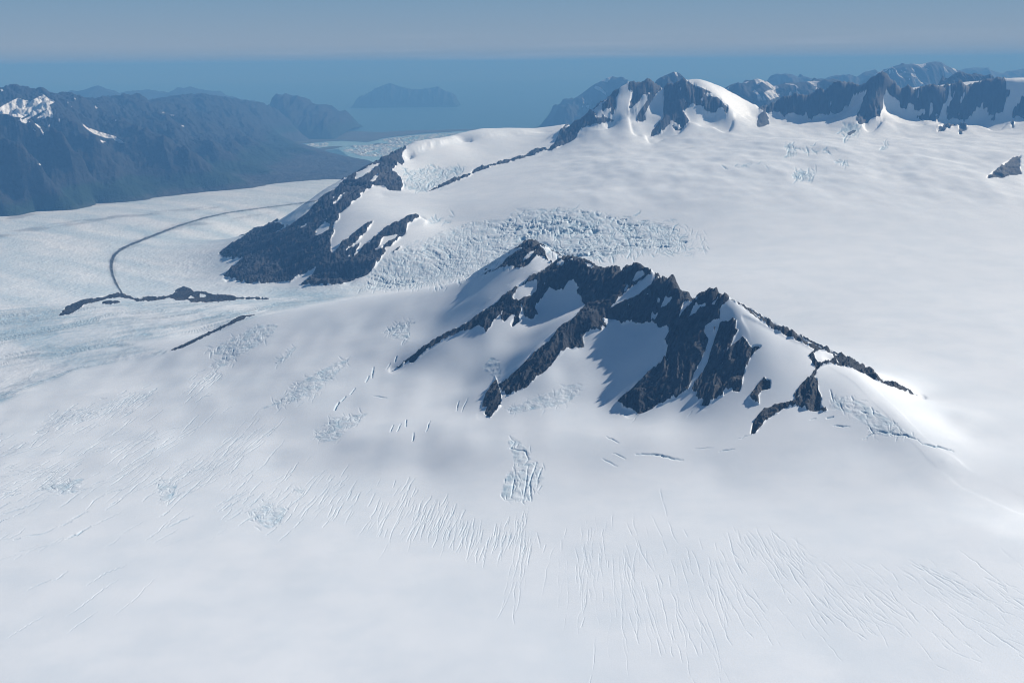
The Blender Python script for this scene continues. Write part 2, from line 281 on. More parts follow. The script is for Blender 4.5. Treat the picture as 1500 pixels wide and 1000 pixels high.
# the snow peak
LINE([(862,163,17300),(888,144,17500),(909,126,17700),(926,118,17800),(936,121,17800),(948,114,17850),(960,118,17850),(969,130,17800),(981,122,17750),(992,116,17700),(1010,116,17900),(1027,116.5,18000),(1053,126,18200),(1078,138,18400),(1115,154.5,18500)], step=6, back=(700, 330))
LINE([(992,116,17700),(1000,140,17430),(990,165,17100),(968,185,16750),(956,199,16450)], step=8)
LINE([(992,116,17700),(1030,137,17500),(1060,148,17400),(1066,165,17200)], step=8)
LINE([(948,114,17850),(950,140,17450),(938,165,17050),(934,176,16900)], step=8)
for px, py, Y in [(900,165,17000),(880,175,16800),(920,180,16700),(960,160,17330),(910,190,16500),(1000,180,16800),(1040,175,17100),(1090,175,17700),(1100,165,18100),(850,195,16500),(930,145,17400)]:
    P(px, py, Y, c=.008)
# the dark wall on the right
LINE([(1112,155.5,18500),(1127,147,18550),(1149,141.5,18600),(1175,137.5,18650),(1210,128,18700),(1223,122,18700),(1239,118.5,18700),(1258,125.5,18600),(1274,116,18450),(1287,109,18350),(1293,107.5,18300),(1301,111,18350),(1307,118,18400),(1319,129,18450),(1334,126,18450),(1347,131,18450),(1362,126,18500),(1380,122,18550),(1391,125,18600),(1405,121,18650),(1423,124.5,18650),(1443,117.5,18650),(1471,115,18600),(1500,112,18700),(1560,115,18800),(1620,118,18900)], step=6, back=(700, 260))
LINE([(1287,109,18350),(1285,140,18030),(1276,162,17720)], step=8)
LINE([(1471,116,18600),(1464,145,18330)], step=8)
for px, py, Y in [(1140,165,18380),(1180,169,18350),(1220,168,18380),(1245,160,18450),(1300,160,18130),(1310,175,17720),(1340,165,18170),(1360,175,17970),(1390,175,18070),(1420,178,18050),(1440,165,18270),(1490,180,17900),(1500,165,18320),(1400,196,17250),(1460,197,17200),(1360,197,17200),(1200,185,17600),(1150,185,17700),(1290,197,17050)]:
    P(px, py, Y, c=.008)
LINE([(1335,119,21000),(1370,116,21200),(1400,114,21300),(1430,113,21400),(1455,111,21300),(1485,106.5,21000),(1520,108,21000),(1600,112,21000)], step=12, c=.01)
for u, Y, z in [(.1,20500,1500),(.16,20500,1500),(.22,20500,1700),(.27,20500,1800),(.33,21000,1900),(.36,19400,2120),(.42,19500,2150),(.5,20000,2200),(.2,25500,600),(.3,25500,900),(.4,25500,1100),(.55,25500,1200),(.12,24500,600),(.6,18000,1700)]:
    UYZ(u, Y, z, .02)
for u, Y, z in [(-.74,1700,985),(-.74,2500,955),(-.74,4000,895),(-.74,6000,770),(-.74,9000,640),(-.74,14000,450),(-.74,20000,200),(-.74,26000,0),(.74,1700,1070),(.74,2500,1068),(.74,4000,1060),(.74,6000,1055),(.74,9000,1110),(.74,13000,1350),(.74,18000,1720),(.74,25500,1400),(0,1700,1040)]: UYZ(u, Y, z)
CP = np.array(CP)
CC = .0018

def thin(cp, tol=.0011):
    """drop control points that sit on top of one another"""
    keep = []
    for q in cp[np.argsort(cp[:, 3], kind='stable')]:
        if all((q[0] - k[0]) ** 2 + (q[1] - k[1]) ** 2 > tol * tol for k in keep): keep.append(q)
    return np.array(keep)
def rbf_solve(cp):
    d2 = (cp[:, None, 0] - cp[None, :, 0]) ** 2 + (cp[:, None, 1] - cp[None, :, 1]) ** 2
    A = -np.sqrt(d2 + CC * CC)
    n = len(cp)
    B = np.zeros((n + 3, n + 3)); B[:n, :n] = A - np.diag(.02 * cp[:, 3])
    B[:n, n] = 1; B[:n, n + 1] = cp[:, 0]; B[:n, n + 2] = cp[:, 1]; B[n:, :n] = B[:n, n:].T
    return np.linalg.solve(B, np.concatenate([cp[:, 2], [0, 0, 0]]))
def rbf_eval(cp, w, u, l):
    sh = u.shape; u = u.ravel(); l = l.ravel(); out = np.empty(u.shape)
    ww = -w[:-3]
    for k in range(0, len(u), 12000):
        a = u[k:k + 12000, None] - cp[:, 0]; b = l[k:k + 12000, None] - cp[:, 1]
        a *= a; b *= b; a += b; a += CC * CC; np.sqrt(a, out=a)
        out[k:k + 12000] = a @ ww
    return (out + w[-3] + w[-2] * u + w[-1] * l).reshape(sh)
def cubic_matrix(n_out, n_in):
    """Catmull-Rom weights from n_in even samples to n_out"""
    t = np.linspace(0, n_in - 1, n_out); i = np.clip(np.floor(t).astype(int), 0, n_in - 2); f = t - i
    Wm = np.zeros((n_out, n_in))
    ws = [(-f + 2 * f * f - f ** 3) / 2, (2 - 5 * f * f + 3 * f ** 3) / 2, (f + 4 * f * f - 3 * f ** 3) / 2, (-f * f + f ** 3) / 2]
    for k, wk in zip((-1, 0, 1, 2), ws):
        np.add.at(Wm, (np.arange(n_out), np.clip(i + k, 0, n_in - 1)), wk)
    return Wm

# ------------------------------------------------------------------ the main sheet of terrain
NU = 2560
UW = .72
us = np.linspace(-UW, UW, NU)
def dens(Y):
    m = np.where(Y < 4200, 1.3, np.where(Y < 6300, 2.4, np.where(Y < 9000, 1.3, 2.3)))
    return 1098 * 1550 / .85 / Y ** 2 * m
yy = np.exp(np.linspace(math.log(1750), math.log(26000), 20000))
cum = np.concatenate([[0], np.cumsum((dens(yy[1:]) + dens(yy[:-1])) / 2 * np.diff(yy))])
NV = int(cum[-1]) // 2 * 2
tt = np.linspace(0, cum[-1], NV)
# smooth spacing so the cubic upsampling stays even
Ys = np.interp(tt, cum, yy)
ker = np.hanning(61); ker /= ker.sum()
lY = np.log(Ys); lp = np.concatenate([lY[0] + (np.arange(-30, 0)) * (lY[1] - lY[0]), lY, lY[-1] + np.arange(1, 31) * (lY[-1] - lY[-2])])
Ys = np.exp(np.convolve(lp, ker, 'valid'))
CP = thin(CP)
w = rbf_solve(CP)
nc_v, nc_u = NV // 2, NU // 2
rows_c = np.interp(np.linspace(0, NV - 1, nc_v), np.arange(NV), np.log(Ys)); cols_c = np.linspace(-UW, UW, nc_u)
Hc = rbf_eval(CP, w, *np.meshgrid(cols_c, rows_c))
# smooth the snow away from the crests
sharp = np.zeros(Hc.shape, np.float32)
kp = CP[CP[:, 3] < .0075]
si = np.clip(np.interp(kp[:, 1], rows_c, np.arange(nc_v)), 0, nc_v - 1).astype(int); sj = np.clip((kp[:, 0] + UW) / (2 * UW) * (nc_u - 1), 0, nc_u - 1).astype(int)
sharp[si, sj] = 1
sharp = np.clip(blur(sharp, 16) * 160, 0, 1)
for _ in range(2):
    Hb = blur(Hc, 30); Hc = Hc * sharp + Hb * (1 - sharp)
Hc = .75 * Hc + .25 * blur(Hc, 1)
H = (cubic_matrix(NV, nc_v) @ Hc) @ cubic_matrix(NU, nc_u).T
H = H.astype(np.float64)
U, Yg = np.meshgrid(us, Ys); X = U * Yg
LOG('main grid', NV, NU, 'points', len(CP), round(time.time() - T0, 1))

px, py = proj(X, Yg, H)
tan = (H - ZC) / Yg
cm = np.maximum.accumulate(tan, axis=0)
vis = tan >= cm - 5e-4
lastv = np.maximum.accumulate(np.where(vis, np.arange(NV)[:, None], 0), axis=0)
def spread(v, L):
    """values of hidden ground: carried over the crest from the last visible ground, fading over L metres"""
    d = Yg - Ys[lastv]
    return np.where(vis, v, np.take_along_axis(v, lastv, 0) * np.exp(-d / L))

crest = np.zeros_like(vis)
for k in range(1, 9): crest[:-k] |= ~vis[k:]
crest &= vis
def masked(adds, subs, y0, y1, bl=3):
    im = raster(adds, subs, bl); m = sample(im, px, py)
    cx = px[crest]; cy = py[crest]
    m[crest] = np.maximum(m[crest], np.maximum(sample(im, cx, cy + 2.5), sample(im, cx, cy + 5)))
    return np.where((Yg > y0) & (Yg < y1), m, 0)
rk = {}
rk['nun'] = spread(masked(ROCK_NUN, SNOW_NUN, 4200, 7300), 40)
rk['outcrop'] = spread(masked(*ROCK_SMALL['outcrop'], 7000, 10500), 40)
rk['band'] = spread(masked(*ROCK_SMALL['band'], 5300, 7600), 40)
rk['knob'] = spread(masked(*ROCK_SMALL['knob'], 15000, 19500), 80)
rk['edge'] = spread(masked(*ROCK_SMALL['edge'], 11000, 16000), 80)
rk['icerock'] = spread(masked(*ROCK_SMALL['icerock'], 14000, 19500), 80)
rk['cliff'] = spread(masked(ROCK_CLIFF, SNOW_CLIFF, 8800, 17500), 150)
rk['peak'] = spread(masked(ROCK_PEAK, SNOW_PEAK, 15000, 18800), 150)
rk['wall'] = spread(masked(ROCK_WALL, SNOW_WALL, 16000, 20000), 150)
rock = np.zeros_like(H)
for k in rk: rock = np.maximum(rock, rk[k])
LOG('masks', round(time.time() - T0, 1))

# ---- ice masks
ICEFALL = raster([('I', [(-40,330),(60,270),(160,250),(250,190),(400,140),(560,130),(620,80),(800,78),(920,82),(1050,120),(1250,140),(1330,170),(1400,230),(1250,265),(1000,300),(860,300),(700,300),(560,330),(440,380),(200,420),(60,450),(-80,445)])], bl=40)
GLAC = raster([('X', [(-20,330),(100,300),(240,285),(400,268),(500,256),(560,250),(480,300),(430,330),(330,380),(340,415),(420,420),(520,412),(620,400),(660,410),(560,424),(480,440),(400,456),(300,490),(180,500),(250,515),(120,540),(0,590),(-20,590)])], bl=30)
PATCH = raster([('W7', [(745,345),(800,310),(870,275),(940,235),(1020,235),(1000,270),(920,330),(870,360),(800,400),(760,390),(830,345)]),
                ('W7', [(1005,380),(1040,340),(1100,305),(1060,350),(1020,385)]),
                ('W7', [(930,555),(1030,510),(1080,460),(1150,420),(1260,360),(1290,345),(1270,380),(1210,440),(1150,500),(1080,525),(1000,535)]),
                ('W7', [(1150,640),(1190,600),(1230,575),(1290,565),(1350,555),(1320,590),(1270,625),(1230,665),(1170,668)]),
                ('W7', [(1420,255),(1460,235),(1500,225),(1500,300),(1450,290)]),
                ('C5', [(640,895),(760,850),(850,820),(950,775),(1020,780),(960,850),(880,885),(780,900),(660,920)]),
                ('W8', [(835,410),(850,350),(880,320),(880,270),(860,210),(875,195),(930,240),(945,280),(970,290),(995,350),(950,380),(945,430),(900,430),(850,430)]),
                ('W7', [(130,840),(190,800),(310,800),(280,850),(230,860)]), ('W7', [(570,800),(650,820),(630,880),(590,880)]),
                ('W7', [(910,920),(980,890),(1050,910),(1030,960),(980,985),(930,950)]), ('W7', [(1060,830),(1120,840),(1110,860)]),
                ('E', [(120,300),(220,320),(310,370),(360,400),(450,460),(520,510),(400,490),(300,490),(280,440),(180,380),(110,360)]),
                ('B', [(500,480),(520,380),(490,340),(600,350),(820,320),(900,320),(860,380),(740,440),(640,485)]),
                ('C4', [(370,660),(420,630),(490,635),(450,680),(390,685)]), ('C4', [(350,500),(390,520),(400,550),(350,560)]), ('C4', [(610,420),(700,410),(710,450),(640,470)]), ('C4', [(590,590),(640,580),(640,610)]), ('C4', [(800,510),(840,490),(830,520)]),
                ('M', [(730,340),(800,260),(860,290),(870,400),(840,440),(810,400)])], bl=9)
icefall = np.where((Yg > 7500) & (Yg < 12500), sstep(.12, .9, sample(ICEFALL, px, py) + .35 * fbm(px / 45, py / 20, 4) * (sample(ICEFALL, px, py) > .02)), 0) * (1 - np.clip(rock * 1.5, 0, 1))
glac = np.where((Yg > 5000) & (Yg < 26000), sample(GLAC, px, py), 0) * (1 - np.clip(rock * 1.5, 0, 1))
glac = np.maximum(glac, np.where((px < 5) & (Yg > 6000), sstep(600, 560, py) * 1.0, 0))
patch = sstep(.25, .95, sample(PATCH, px, py) + .30 * fbm(px / 26, py / 16, 4) * (sample(PATCH, px, py) > .02)) * (1 - np.clip(rock * 1.5, 0, 1)) * vis

# ---- relief
snow = 1 - rock
zc_amp = np.clip(Yg / 5000, .6, 4)
dz = np.zeros_like(H)
# wind-rolled snow, larger in the upper basin
basin = sstep(9800, 12500, Yg) * sstep(.0, .08, U)
dz += snow * fbm(X / 900, Yg / 1300, 3) * (2.0 + 25 * basin)
apron = sstep(4000, 4600, Yg) * sstep(7000, 6200, Yg) * sstep(.12, -.02, U)
dz += snow * apron * fbm(X / 300 + 5, Yg / 520, 2) * 7
dz += snow * fbm(X / 260, Yg / 420, 2) * (.8 + 4.5 * basin)
nr = Ys < 7000
dz[nr] += snow[nr] * fbm(X[nr] / 31, Yg[nr] / 31, 2) * .04
# rock ribs, running down the fall line
def ribs(dx, dy, s, st, amp, m, sharp=1.0):
    q = m > .01; o = np.zeros_like(H); x = X[q]; y = Yg[q]
    a = (x * dy - y * dx) / s; b = (x * dx + y * dy) / (s * st)
    wob = gnoise(x / (3 * s), y / (3 * s)) * .8
    rv = ridged(a + wob, b, 5, .55) - .95
    o[q] = m[q] * amp * rv
    gul[q] = np.maximum(gul[q], m[q] * sstep(-.55, -.95, rv) * sstep(.0, .55, fbm(x / (s * 2.2) + 7, y / (s * 3.5), 3)))
    return o
gul = np.zeros_like(H)
def lumps(m, s, amp):
    q = m > .01; o = np.zeros_like(H); o[q] = m[q] * amp * (ridged(X[q] / s, Yg[q] / s, 4, .6) - 1.0); return o
rn = rk['nun']
dz += ribs(-.56, -.83, 72, 3.4, 21, rn)
dz += lumps(rn, 26, 3.6)
for k, d, s, amp in (('outcrop', (-.3, -.95), 120, 10), ('band', (0, -1), 90, 4), ('knob', (0, -1), 180, 14), ('edge', (-.3, -.9), 220, 22), ('cliff', (-.75, -.66), 260, 42), ('peak', (-.3, -.95), 260, 42), ('wall', (.12, -1), 280, 58)):
    dz += ribs(d[0], d[1], s, 3.0, amp, np.clip(rk[k], 0, 1))
    if k in ('cliff', 'peak', 'wall'): dz += lumps(rk[k], 75, 12)
# icefall: blocks and troughs across the flow
def cells(x, y):
    """distance to the nearest cell border, 0 at the border (a cheap worley: two nearest of a jittered lattice)"""
    xi = np.floor(x).astype(np.int32); yi = np.floor(y).astype(np.int32)
    d1 = np.full(x.shape, 9.0, np.float32); d2 = d1.copy()
    for a in (-1, 0, 1):
        for b in (-1, 0, 1):
            cx = xi + a; cy = yi + b
            jx = (G[cy & 255, cx & 255] / 6.2832); jy = (G[(cx + 91) & 255, (cy + 37) & 255] / 6.2832)
            d = np.hypot(cx + jx - x, cy + jy - y).astype(np.float32)
            lo = np.minimum(d1, d); d2 = np.minimum(d2, np.maximum(d1, d)); d1 = lo
    return d2 - d1
sel = icefall > .01
xs, ys_ = X[sel], Yg[sel]
wx = gnoise(xs / 300, ys_ / 300) * 60; wy = gnoise(xs / 280 + 40, ys_ / 280) * 80
wx2 = fbm(xs / 260, ys_ / 260, 4) * 110
lft = sstep(.04, -.04, xs / ys_)                 # finer, slanting rows towards the left
ba_ = ys_ + lft * xs * .9
c1 = np.abs(fbm((xs + wx) / 380, (ba_ + wx2) / 150, 3)) * 2.2
c2 = ridged((xs + wx2 * .5) / 120, (ba_ + wx2 * .5) / 44, 3, .55) - .95
rough = sstep(-.45, .55, fbm(xs / 420, ys_ / 600, 3))
dzi = np.zeros_like(H); icecol = np.zeros_like(H)
rough *= 1 - .6 * lft
trough = (sstep(.0, .45, c1) - 1) * 24 * rough + c2 * (1.8 + 2.6 * rough) + fbm(xs / 150, ys_ / 150, 3) * 6
dzi[sel] = trough * icefall[sel]
icecol[sel] = icefall[sel] * np.clip(.22 + 1.0 * (1 - sstep(0, .55, c1)) * rough - .45 * c2, 0, 1)
dz += dzi
sel = glac > .01
xs, ys_ = X[sel], Yg[sel]
wx = fbm(xs / 700, ys_ / 700, 2) * 90
fl = ridged((xs + wx) / 170, ys_ / 420, 3); gr = ridged(xs / 55, (ys_ + wx) / 40, 3)
lowb = sstep(10500, 8000, ys_)
dzg = np.zeros_like(H)
lo2 = np.where(ys_ < 9200, 1., 0.) * sstep(9200, 8300, ys_)
wq = fbm(xs / 700, ys_ / 900, 3)
streak = ridged((xs * .62 - ys_ * .78) / 60 + wq * 4, (xs * .78 + ys_ * .62) / 700 + wq, 4, .6) - 1.0
bare = sstep(-.5, .5, fbm((xs * .62 - ys_ * .78) / 260 + wq, (xs * .78 + ys_ * .62) / 1500, 3))
dzg[sel] = glac[sel] * ((fl - .9) * 1.8 + (gr - .8) * (1.7 - 1.1 * lo2 * (1 - .5 * bare)) + lo2 * bare * streak * 3.0)
dz += dzg
gcol = np.zeros_like(H)
band_ = fbm((xs * .75 + ys_ * .66 + wx) / 420, (xs * .66 - ys_ * .75) / 3000, 4)
arc = fbm((xs + 2600) / 900 + .6 * fbm(xs / 900, ys_ / 900, 3), (ys_ - .35 * xs) / 130, 4)
gcol[sel] = glac[sel] * np.clip(.46 + .6 * band_ - .10 * gr * (1 - lo2) + lo2 * (.35 * arc - .2 * streak + .7 * bare - .25), .02, 1)
icecol = np.maximum(icecol, gcol * .8)
grey = np.zeros_like(H); grey[sel] = glac[sel] * lo2 * np.clip(.02 + .17 * bare * (.6 + streak) + .10 * sstep(.2, .8, arc), 0, .35)
# cracked patches
q = patch > .01
dz[q] += patch[q] * fbm(X[q] / 40, Yg[q] / 40, 4, .6) * np.clip(Yg[q] / 5000, .8, 3) * 1.6
icecol[q] = np.maximum(icecol[q], patch[q] * np.clip(.28 + .5 * fbm(X[q] / 60, Yg[q] / 60, 4), 0, 1))

# ---- crevasses: narrow trenches drawn along an orientation field
crev = np.zeros((NV, NU), np.float32)
ogx = [-100, 0, 200, 400, 550, 700, 850, 950, 1100, 1300, 1500, 1600]
odx = [-.95, -.93, -.88, -.75, -.5, -.3, -.05, .2, .5, .8, .87, .9]
ody = [.31, .37, .47, .66, .87, .95, 1.0, .98, .87, .6, .5, .45]
from bisect import bisect
lYs = np.log(Ys)
def to_grid(px_, py_):
    # first ground met along this column of the sheet
    q = on_z(px_, py_, 1000.0); j = (q[0] / q[1] + UW) / (2 * UW) * (NU - 1)
    cj = int(np.clip(j, 0, NU - 1)); col = py[:, cj]
    i = int(np.argmax(col <= py_)) if col.min() <= py_ else NV - 1
    if i > 0: i = i - (py_ - col[i]) / max(col[i - 1] - col[i], 1e-6)
    return i, j
def carve(pts, depth_, wid):
    n_ = len(pts) - 1
    for si_, ((x0, y0), (x1, y1)) in enumerate(zip(pts[:-1], pts[1:])):
        depth = depth_ * (.25 + .75 * math.sin(math.pi * (si_ + .5) / n_)) * rng.uniform(.7, 1.1)
        i0, j0 = to_grid(x0, y0); i1, j1 = to_grid(x1, y1)
        a0 = int(min(i0, i1)) - 4; a1 = int(max(i0, i1)) + 5; b0 = int(min(j0, j1)) - 4; b1 = int(max(j0, j1)) + 5
        if a0 < 0 or b0 < 0 or a1 >= NV or b1 >= NU or (a1 - a0) * (b1 - b0) > 40000: continue
        gi, gj = np.mgrid[a0:a1, b0:b1]
        vi, vj = i1 - i0, j1 - j0; L2 = vi * vi + vj * vj + 1e-6
        t = np.clip(((gi - i0) * vi + (gj - j0) * vj) / L2, 0, 1)
        d = np.hypot(gi - i0 - t * vi, gj - j0 - t * vj)
        g = depth * np.exp(-(d / wid) ** 2)
        crev[a0:a1, b0:b1] = np.maximum(crev[a0:a1, b0:b1], g)
def field(n, sampler, depth, wid, length):
    for _ in range(n):
        x, y = sampler(); L = length[0] + (length[1] - length[0]) * rng.random() ** 1.6; s = 0; pts = [(x, y)]; jit = rng.normal(0, .07); w0 = 0.
        dp = depth * rng.uniform(.25, 1.25); wd_ = wid * rng.choice([.42, .48, .55, .62, .8])
        while s < L:
            dx = np.interp(x, ogx, odx); dy = np.interp(x, ogx, ody); w0 = .6 * w0 + rng.normal(0, .13)
            an = math.atan2(dy, dx) + jit + w0; st = rng.uniform(3, 7); x += math.cos(an) * st; y += math.sin(an) * st; s += st; pts.append((x, y))
            if rng.random() < .14 and len(pts) > 3:          # the crack dies out and starts again a step to the side
                carve(pts, dp, wd_); x += math.cos(an) * rng.uniform(1, 8) - math.sin(an) * rng.normal(0, 1.6); y += math.sin(an) * rng.uniform(1, 8) + math.cos(an) * rng.normal(0, 1.6); pts = [(x, y)]
        if len(pts) > 2: carve(pts, dp, wd_)
def clustered(x0, x1, ymid, yspread, sig=None):
    def f():
        for _ in range(40):
            x = rng.uniform(x0, x1); y = np.interp(x, *ymid) + rng.normal(0, 1) * np.interp(x, *yspread)
            if gnoise(np.array([x / 70.]), np.array([y / 45.]))[0] + rng.uniform(-.5, .5) > .0: return x, y
        return x, y
    return f
field(235, clustered(760, 1500, ([760, 900, 1100, 1300, 1500], [775, 835, 845, 850, 870]), ([760, 900, 1100, 1300, 1500], [14, 48, 40, 32, 34])), 2.3, .8, (15, 120))
field(110, clustered(850, 1180, ([850, 1180], [800, 800]), ([850, 1180], [18, 14])), 2.3, .8, (6, 40))
field(300, clustered(330, 800, ([330, 450, 560, 700, 800], [700, 715, 735, 770, 780]), ([330, 450, 560, 800], [26, 24, 22, 14])), 4.0, 1.0, (8, 40))
field(240, clustered(-40, 420, ([0, 200, 400], [700, 665, 640]), ([0, 200, 400], [40, 32, 20])), 4.0, 1.1, (15, 90))
field(60, clustered(0, 330, ([0, 330], [650, 560]), ([0, 330], [14, 10])), 3.5, 1.3, (10, 40))
field(14, clustered(0, 300, ([0, 300], [800, 740]), ([0, 300], [40, 30])), 3.0, 1.2, (30, 80))
field(300, clustered(-40, 330, ([-40, 100, 330], [640, 612, 545]), ([-40, 330], [9, 5])), 5, 1.3, (5, 14))
def zone(fr, poly, n, ang, cross=.3, depth=3.0, length=(4, 13)):
    """a broken zone: many short cracks inside an outline, some of them crossing"""
    x0, y0, sc_ = FR[fr]; pp = np.array([(x0 + a * sc_, y0 + b * sc_) for a, b in poly], float); c_ = pp.mean(0)
    k = 0
    while k < n:
        x, y = rng.uniform(*np.stack([pp.min(0), pp.max(0)]))
        g_ = c_ + (np.array([x, y]) - c_) / rng.choice([1.0, 1.0, 1.35])
        if not in_poly(pp, np.array([g_[0]]), np.array([g_[1]]))[0]: continue
        a = math.radians(ang + 22 * gnoise(np.array([x / 18.]), np.array([y / 12.]))[0] + rng.normal(0, 18)) if rng.random() > cross else math.radians(ang + 75 + rng.normal(0, 18))
        L = rng.uniform(*length); pts = [(x, y)]
        for _ in range(max(2, int(L / 2.5))):
            a += rng.normal(0, .3); x += 2.5 * math.cos(a); y += 2.5 * math.sin(a); pts.append((x, y))
        carve(pts, depth * .75 * rng.uniform(.2, 1.3) * (1 + .5 * (y < 480)), rng.choice([.45, .5, .6, .8, 1.1])); k += 1
for z_ in [('I', [(-60,400),(60,300),(200,240),(400,160),(560,140),(600,230),(520,330),(400,380),(200,425),(0,445)], 800, 112, .2, 6, (4, 11)),
           ('I', [(-100,450),(60,340),(240,330),(400,385),(200,430)], 350, 108, .1, 6, (3, 8)),
           ('I', [(600,85),(800,80),(920,84),(1050,122),(1250,142),(1330,175),(1380,235),(1000,300),(860,300),(720,240),(700,170)], 520, 14, .4, 10, (5, 20)),
           ('I', [(860,250),(1250,180),(1400,240),(1250,280),(1000,310)], 300, 100, .3, 6, (3, 9)),
           ('W7', [(745,345),(800,310),(870,275),(940,235),(1020,235),(1000,270),(920,330),(870,360),(800,400),(760,390),(830,345)], 110, 120, .35, 5),
           ('W7', [(1005,380),(1040,340),(1100,305),(1060,350),(1020,385)], 20, 125, .3, 4),
           ('W7', [(930,555),(1030,510),(1080,460),(1150,420),(1260,360),(1290,345),(1270,380),(1210,440),(1150,500),(1080,525),(1000,535)], 130, 145, .4, 4),
           ('W7', [(1150,640),(1190,600),(1230,575),(1290,565),(1350,555),(1320,590),(1270,625),(1230,665),(1170,668)], 90, 150, .45, 4),
           ('W7', [(1420,255),(1460,235),(1500,225),(1500,300),(1450,290)], 40, 150, .3, 5), ('C5', [(50,520),(100,480),(190,450),(160,500),(90,530)], 40, 150, .3, 5),
           ('C5', [(640,895),(760,850),(850,820),(950,775),(1020,780),(960,850),(880,885),(780,900),(660,920)], 90, 155, .3, 3.5),
           ('W8', [(835,410),(850,350),(880,320),(880,270),(860,210),(875,195),(930,240),(945,280),(970,290),(995,350),(950,380),(945,430),(900,430),(850,430)], 60, 80, .3, 6),
           ('W7', [(120,845),(190,800),(320,800),(280,850),(230,865)], 40, 165, .35, 3.5), ('W7', [(565,795),(660,820),(630,885),(585,895)], 28, 130, .4, 3.5),
           ('W7', [(900,925),(980,885),(1055,905),(1035,965),(980,990),(925,955)], 55, 140, .45, 4.5), ('W7', [(1050,830),(1125,840),(1110,865)], 14, 150, .4, 3.5),
           ('E', [(120,300),(220,320),(310,370),(360,400),(450,460),(520,510),(400,490),(300,490),(280,440),(180,380),(110,360)], 80, 60, .45, 5),
           ('B', [(500,480),(520,380),(490,340),(600,350),(820,320),(900,320),(860,380),(740,440),(640,485)], 150, 150, .45, 14),
           ('C4', [(370,660),(420,630),(490,635),(450,680),(390,685)], 50, 160, .4, 16), ('C4', [(350,500),(390,520),(400,550),(350,560)], 20, 150, .4, 16), ('C4', [(610,420),(700,410),(710,450),(640,470)], 40, 150, .5, 16), ('C4', [(590,590),(640,580),(640,610)], 14, 120, .3, 14), ('C4', [(800,510),(840,490),(830,520)], 14, 150, .3, 14),
           ('C4', [(300,500),(500,510),(600,550),(420,540)], 18, 10, .1, 14), ('C4', [(0,610),(80,600),(280,600),(200,608)], 10, 5, .1, 10), ('I', [(1300,160),(1500,220),(1500,290),(1250,280)], 120, 160, .4, 7), ('I', [(220,120),(330,110),(330,140),(240,150)], 24, 175, .2, 9)]: zone(*z_)
def px_line(fr, pts, depth, wid):
    x0, y0, s = FR[fr]
    out = []
    for (a, b), (c, d) in zip(pts[:-1], pts[1:]):
        n = max(2, int(math.hypot(c - a, d - b) * s / 4))
        for q in range(n): out.append((x0 + s * (a + (c - a) * q / n) + rng.normal(0, .5), y0 + s * (b + (d - b) * q / n) + rng.normal(0, .5)))
    out.append((x0 + s * pts[-1][0], y0 + s * pts[-1][1]))
    carve(out, depth, wid * .58)
FR['Z'] = (0, 700, .4)
